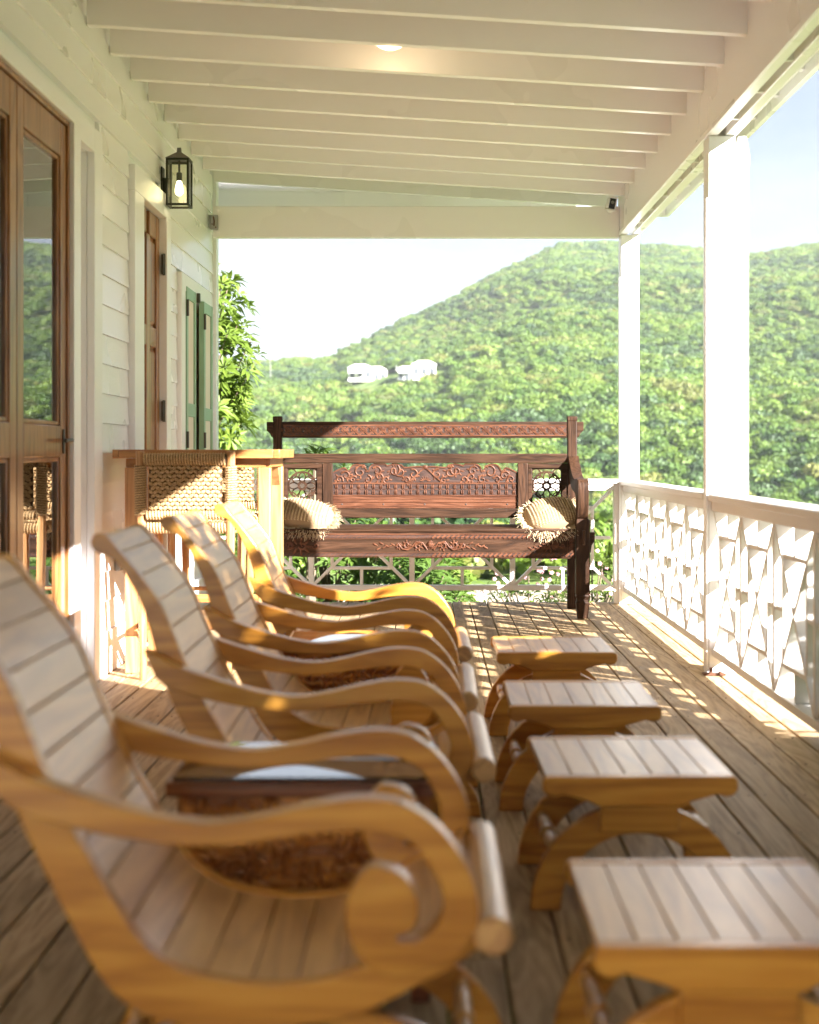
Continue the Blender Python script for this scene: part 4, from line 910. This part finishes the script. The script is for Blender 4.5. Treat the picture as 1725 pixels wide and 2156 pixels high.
# geometry nodes: instance crowns on points
crowns = [crown_mesh(11+i) for i in range(8)]
for i, cm in enumerate(crowns): cm.materials.append(TM[[0, 1, 0, 1, 2, 1, 3, 0][i]])
hidden = bpy.data.collections.new('crown_sources')
srcs = []
for cm in crowns:
    o = bpy.data.objects.new('crown_source', cm); hidden.objects.link(o); srcs.append(o)
def scatter(name, P, mats_w, smin, smax, label):
    me = bpy.data.meshes.new(name); me.from_pydata([tuple(map(float, p)) for p in P], [], []); me.update()
    r = np.random.RandomState(4)
    ai = me.attributes.new('idx', 'INT', 'POINT'); PX = np.array([p[0] for p in P]); PY = np.array([p[1] for p in P]); nn = rnoise(PX, PY, 17)+.6*rnoise(PX+31, PY-9, 6)+r.normal(size=len(P))*.55
    q = np.argsort(np.argsort(nn))/max(1, len(P)-1); kind = np.where(q < .22, r.choice([4, 4, 1], len(P)), np.where(q < .52, r.choice([1, 3, 5], len(P)), np.where(q < .93, r.choice([0, 2, 7, 0, 6], len(P)), r.choice([0, 6, 2], len(P)))))
    ai.data.foreach_set('value', kind.astype(np.int32))
    big = rnoise(np.array([p[0] for p in P]), np.array([p[1] for p in P]), 21)
    asc = me.attributes.new('scl', 'FLOAT', 'POINT'); asc.data.foreach_set('value', (r.uniform(smin, smax, len(P))*(1+.25*big)).astype(np.float32))
    ar = me.attributes.new('rot', 'FLOAT', 'POINT'); ar.data.foreach_set('value', r.uniform(0, 6.28, len(P)).astype(np.float32))
    o = bpy.data.objects.new(name, me); sc.collection.objects.link(o); o['kind'] = 'stuff'; o['label'] = label
    ng = bpy.data.node_groups.new(name, 'GeometryNodeTree'); ng.interface.new_socket('Geometry', in_out='INPUT', socket_type='NodeSocketGeometry'); ng.interface.new_socket('Geometry', in_out='OUTPUT', socket_type='NodeSocketGeometry')
    N = ng.nodes.new; K = ng.links.new; gi = N('NodeGroupInput'); go = N('NodeGroupOutput')
    iop = N('GeometryNodeInstanceOnPoints'); ci = N('GeometryNodeCollectionInfo'); ci.inputs[0].default_value = hidden; ci.inputs['Separate Children'].default_value = True; ci.inputs['Reset Children'].default_value = True
    def attr(n_, ty):
        a = N('GeometryNodeInputNamedAttribute'); a.data_type = ty; a.inputs[0].default_value = n_; return a
    a1, a2, a3 = attr('idx', 'INT'), attr('scl', 'FLOAT'), attr('rot', 'FLOAT'); cx_ = N('ShaderNodeCombineXYZ'); K(a3.outputs[0], cx_.inputs[2])
    iop.inputs['Pick Instance'].default_value = True
    K(gi.outputs[0], iop.inputs['Points']); K(ci.outputs[0], iop.inputs['Instance']); K(a1.outputs[0], iop.inputs['Instance Index']); K(cx_.outputs[0], iop.inputs['Rotation']); K(a2.outputs[0], iop.inputs['Scale']); K(iop.outputs[0], go.inputs[0])
    md = o.modifiers.new('scatter', 'NODES'); md.node_group = ng; return o
scatter('forest', pts, [.16, .15, .16, .14, .10, .12, .03, .14], 1.9, 3.3, 'dense green bushy woodland covering the hillside')
print('forest points', len(pts))

# houses and poles on the hill
HW_ = plain('house_white', (.8, .79, .75), .7); HRF = plain('house_roof_white', (.8, .8, .8), .5); HDK = plain('house_opening', (.08, .09, .10), .3)
def villa(i, name, label):
    hx, hy, hz = HOUSES[i]; t = thing(name, label, 'house', (hx, hy, hz-.7), 0, group='white houses on the hillside')
    s = hy/385.0
    if i == 0: wings = [(-3.6, .2, 3.2, 2.4), (.8, .6, 2.6, 1.7)]
    else: wings = [(1.2, .0, 3.1, 3.0), (-3.4, .5, 2.4, 1.2)]
    wl = MB(); rf = MB(); wn = MB()
    for k_, (cx_, cy_, hw, hh) in enumerate(wings):
        hw *= s*1.0; cx_ *= s; hh = hh*s+1.5
        hh *= .82; wl.box(cx_-hw, cx_+hw, cy_-3, cy_+3, 0, hh)
        ov = .25
        rf.prism([(cx_-hw-ov, hh), (cx_+hw+ov, hh), (cx_+hw*.45, hh+.95*s), (cx_-hw*.45, hh+.95*s)], 'y', cy_-3-ov, cy_+3+ov)
        nwin = 3
        for q in range(nwin):
            wx_ = cx_-hw+(q+.5)*2*hw/nwin; obj('window', MB().box(wx_-.45, wx_+.45, cy_-3.06, cy_-3.0, hh-1.9, hh-.7), HDK, t)
    obj('wall', wl, HW_, t); obj('roof', rf, HRF, t)
    bl = MB().box(-6.2*s, -2.0*s, -4.4, -3.1, 1.7, 1.85)
    for q in range(7): bl.box(-6.2*s+q*.68*s, -6.1*s+q*.68*s, -4.4, -4.3, 1.85, 2.6)
    obj('terrace', bl, HW_, t)
villa(0, 'hillside_house', 'white hillside house with two hipped roofs, left one of the pair')
villa(1, 'hillside_house', 'white hillside house with a tall hipped wing, right one of the pair')
PW = plain('pale_pole', (.36, .35, .33), .6)
for (u, yv, hpx, lab) in ((570, 775, 20, 'pale utility pole on the ridge left of the houses')  ,):
    x_, y_, z_ = find_r(u, yv, 230); h_ = 4+hpx/F*y_
    t = thing('utility_pole', lab, 'pole', (x_, y_, z_), group='poles on the hillside')
    obj('shaft', MB().tube([(0, 0, 0), (0, 0, h_+1)], .06, 6), PW, t)

# ------------------------------------------------------------------ near plants
BARK = plain('bark', (.16, .12, .08), .9)
LF = [leafy('leaf_bright', (.075, .14, .018), (.17, .24, .035), .45, 2.5), leafy('leaf_deep', (.05, .105, .018), (.12, .19, .03), .40, 2.5), leafy('leaf_mixed', (.07, .12, .022), (.15, .21, .04), .4, 2.0)]
def rosette(m, c, d, n, l, wd, r, droop=.3):
    d = Vector(d).normalized(); a = d.cross(Vector((.3, .2, 1))).normalized(); b = d.cross(a)
    for i in range(n):
        th = 2*pi*i/n+r.uniform(-.25, .25); o_ = (a*cos(th)+b*sin(th)); ll = l*r.uniform(.75, 1.15)
        dirv = (o_+d*r.uniform(.15, .7)).normalized(); s_ = dirv.cross(d).normalized()*wd*ll
        p0 = c+dirv*ll*.10; p1 = c+dirv*ll*.5+d*ll*.02; p2 = c+dirv*ll-Vector((0, 0, droop*ll*.45)); up = d*(wd*ll*.35)
        m.add([p0, p1-s_+up, p1, p1+s_+up, p2, p0], [(0, 2, 1), (0, 3, 2), (1, 2, 4), (2, 3, 4)])
def plant(name, label, cat, loc, rad, n, leaf, mat, seed, trunk_h=None, group=None, nleaf=8, shell=.55, wd=.13, blobs=None, flowers=None):
    r = random.Random(seed); t = thing(name, label, cat, loc, group=group); m = MB(); br = MB()
    rx, ry, rz_ = rad; H0 = trunk_h if trunk_h is not None else rz_
    br.tube([(0, 0, 0), (r.uniform(-.05, .05), 0, H0*.5), (0, 0, H0)], [.06, .045, .02], 8)
    for i in range(n):
        if blobs: bx_, by_, bz_, br_ = r.choice(blobs)
        else: bx_, by_, bz_, br_ = 0, 0, 0, 1
        d = Vector((r.gauss(0, 1), r.gauss(0, 1), r.gauss(0, 1))).normalized(); q = br_*(shell+(1-shell)*r.random())
        c = Vector(((bx_+d.x*q)*rx, (by_+d.y*q)*ry, H0+(bz_+d.z*q)*rz_))
        if c.z < .02: continue
        rosette(m, c, d+Vector((0, 0, .9)), nleaf, leaf*r.uniform(.7, 1.2), wd, r)
        if i % 5 == 0: br.tube([(0, 0, H0*.6), ((c.x*.5), c.y*.5, (H0*.6+c.z)/2-.03), tuple(c)], [.022, .012, .005], 5)
    cr_ = obj('crown', m, mat, t, smooth=0, norm=False); obj('trunk', br, BARK, t)
    if flowers:
        f = MB()
        for i in range(flowers[1]):
            d = Vector((r.gauss(0, 1), -abs(r.gauss(0, 1)), abs(r.gauss(0, .7)))).normalized(); c = Vector((d.x*rx, d.y*ry, H0+d.z*rz_))*1.02
            for k_ in range(5):
                th = k_*2*pi/5; f.ball(c+Vector((cos(th)*.012, -.01, sin(th)*.012)), (.010, 0, 0), (0, .008, 0), (0, 0, .010), 5, 3)
        obj('flowers', f, flowers[0], t)['kind'] = 'stuff'
    return t
plant('schefflera_tree', 'bright green tree with hand-shaped leaf clusters beside the wall corner', 'tree', (-2.56, 14.0, -1.2), (.86, .9, 1.15), 430, .17, LF[0], 1, trunk_h=3.0,
      blobs=[(0, 0, 0, .9), (.62, -.1, .10, .42), (.50, 0, .62, .40), (.55, 0, -.30, .38), (.18, 0, .9, .25), (.15, 0, -.9, .5), (.42, 0, -1.0, .32)], nleaf=9)
for i, (x_, y_, ht, rx, lf, sd, lab) in enumerate([
    (-1.55, 11.6, 1.45, .62, 0, 21, 'leafy bush behind the far railing, closest to the house wall'),
    (-.80, 11.9, 1.80, .62, 1, 22, 'tall leafy bush behind the bench with shoots above its back rail'),
    (-.15, 11.7, 1.40, .50, 1, 23, 'dark leafy bush behind the middle of the bench'),
    (.02, 12.6, 1.25, .40, 0, 24, 'small bright bush just right of the dark bush behind the bench')]):
    plant('garden_bush', lab, 'bush', (x_, y_, -1.2), (rx, .6, ht*.55), 330, .15, LF[lf], sd, trunk_h=ht*.62, group='leafy bushes behind the far railing', nleaf=7)
plant('young_shoot', 'leafy green shoot rising above the bench back on the left', 'plant', (-.92, 11.5, -1.2), (.12, .12, .12), 9, .15, LF[0], 31, trunk_h=2.15, nleaf=7)
PINK = plain('pink_petals', (.55, .28, .30), .7); WHT = plain('white_petals', (.8, .78, .7), .7)
for i, (x_, y_, ht, rx, fl, sd, lab) in enumerate([
    (1.55, 13.6, 1.35, .55, (PINK, 30), 41, 'pink flowering shrub seen between the bench leg and corner post'),
    (1.0, 14.4, 1.0, .60, (PINK, 26), 42, 'pink flowering shrub behind the right leg of the bench'),
    (2.3, 14.2, 1.25, .7, (PINK, 12), 43, 'flowering shrub beyond the corner post')]):
    plant('flowering_shrub', lab, 'shrub', (x_, y_, -1.2), (rx, .5, ht*.5), 240, .11, LF[2], sd, trunk_h=ht*.55, group='flowering shrubs in the garden', nleaf=6, flowers=fl)
for i in range(7):
    plant('border_plant', 'low white-flowered border plant below the deck edge, '+['leftmost', 'second from the left', 'third from the left', 'middle one', 'third from the right', 'second from the right', 'rightmost'][i]+' of the row', 'plant', (.0+i*.36, 11.0+.15*(i % 2), -1.2), (.24, .22, .20), 90, .09, LF[i % 2], 60+i, trunk_h=.80+.03*(i % 3), group='low white-flowered border plants', nleaf=6, flowers=(WHT, 9))
# garden greenery farther out, below the hill
r = random.Random(8); gp = []
for i in range(170):
    az = radians(r.uniform(-12, 30)); rr = r.uniform(25, 43); gp.append((rr*sin(az), rr*cos(az), float(terrain(rr*sin(az), rr*cos(az)))-.2))
scatter('undergrowth', gp, [.2, .2, .2, .2, .05, .1, .03, .02], .7, 1.5, 'green undergrowth on the slope between garden and valley')

# unseen shrubs added outside the right railing, sized to shade the near chairs
for i, (x_, y_, hh_, rx, ry, sd, lab) in enumerate([
    (2.55, -.75, 4.4, .75, .9, 81, 'tallest added shade shrub outside the railing beside the camera, out of frame'),
    (2.50, .30, 4.3, .75, .85, 82, 'second added shade shrub outside the railing, out of frame'),
    (2.50, 1.30, 3.95, .75, .8, 83, 'third added shade shrub outside the railing, out of frame'),
    (2.50, 2.30, 3.65, .6, .6, 85, 'fourth added shade shrub outside the railing, out of frame'),
    (2.40, 3.20, 2.75, .65, .9, 84, 'lower added shade shrub outside the railing, out of frame')]):
    plant('shade_shrub', lab, 'shrub', (x_, y_, -1.2), (rx, ry, hh_*.42), 1150, .25, LF[1], sd, trunk_h=hh_*.60, group='added shade shrubs outside the right railing', nleaf=8, shell=.2, wd=.17)

hz = MB().box(-1560, 1560, -1560, 1560, -31.5, 118)
HZ = bpy.data.materials.new('haze'); HZ.use_nodes = True; t = HZ.node_tree; t.nodes.clear()
vo = t.nodes.new('ShaderNodeVolumePrincipled'); vo.inputs['Color'].default_value = (.90, .95, 1, 1); vo.inputs['Density'].default_value = .00025
mo = t.nodes.new('ShaderNodeOutputMaterial'); t.links.new(vo.outputs[0], mo.inputs['Volume'])
ho = obj('haze', hz, HZ, smooth=0); ho['kind'] = 'stuff'; ho['label'] = 'thin pale haze over the valley'
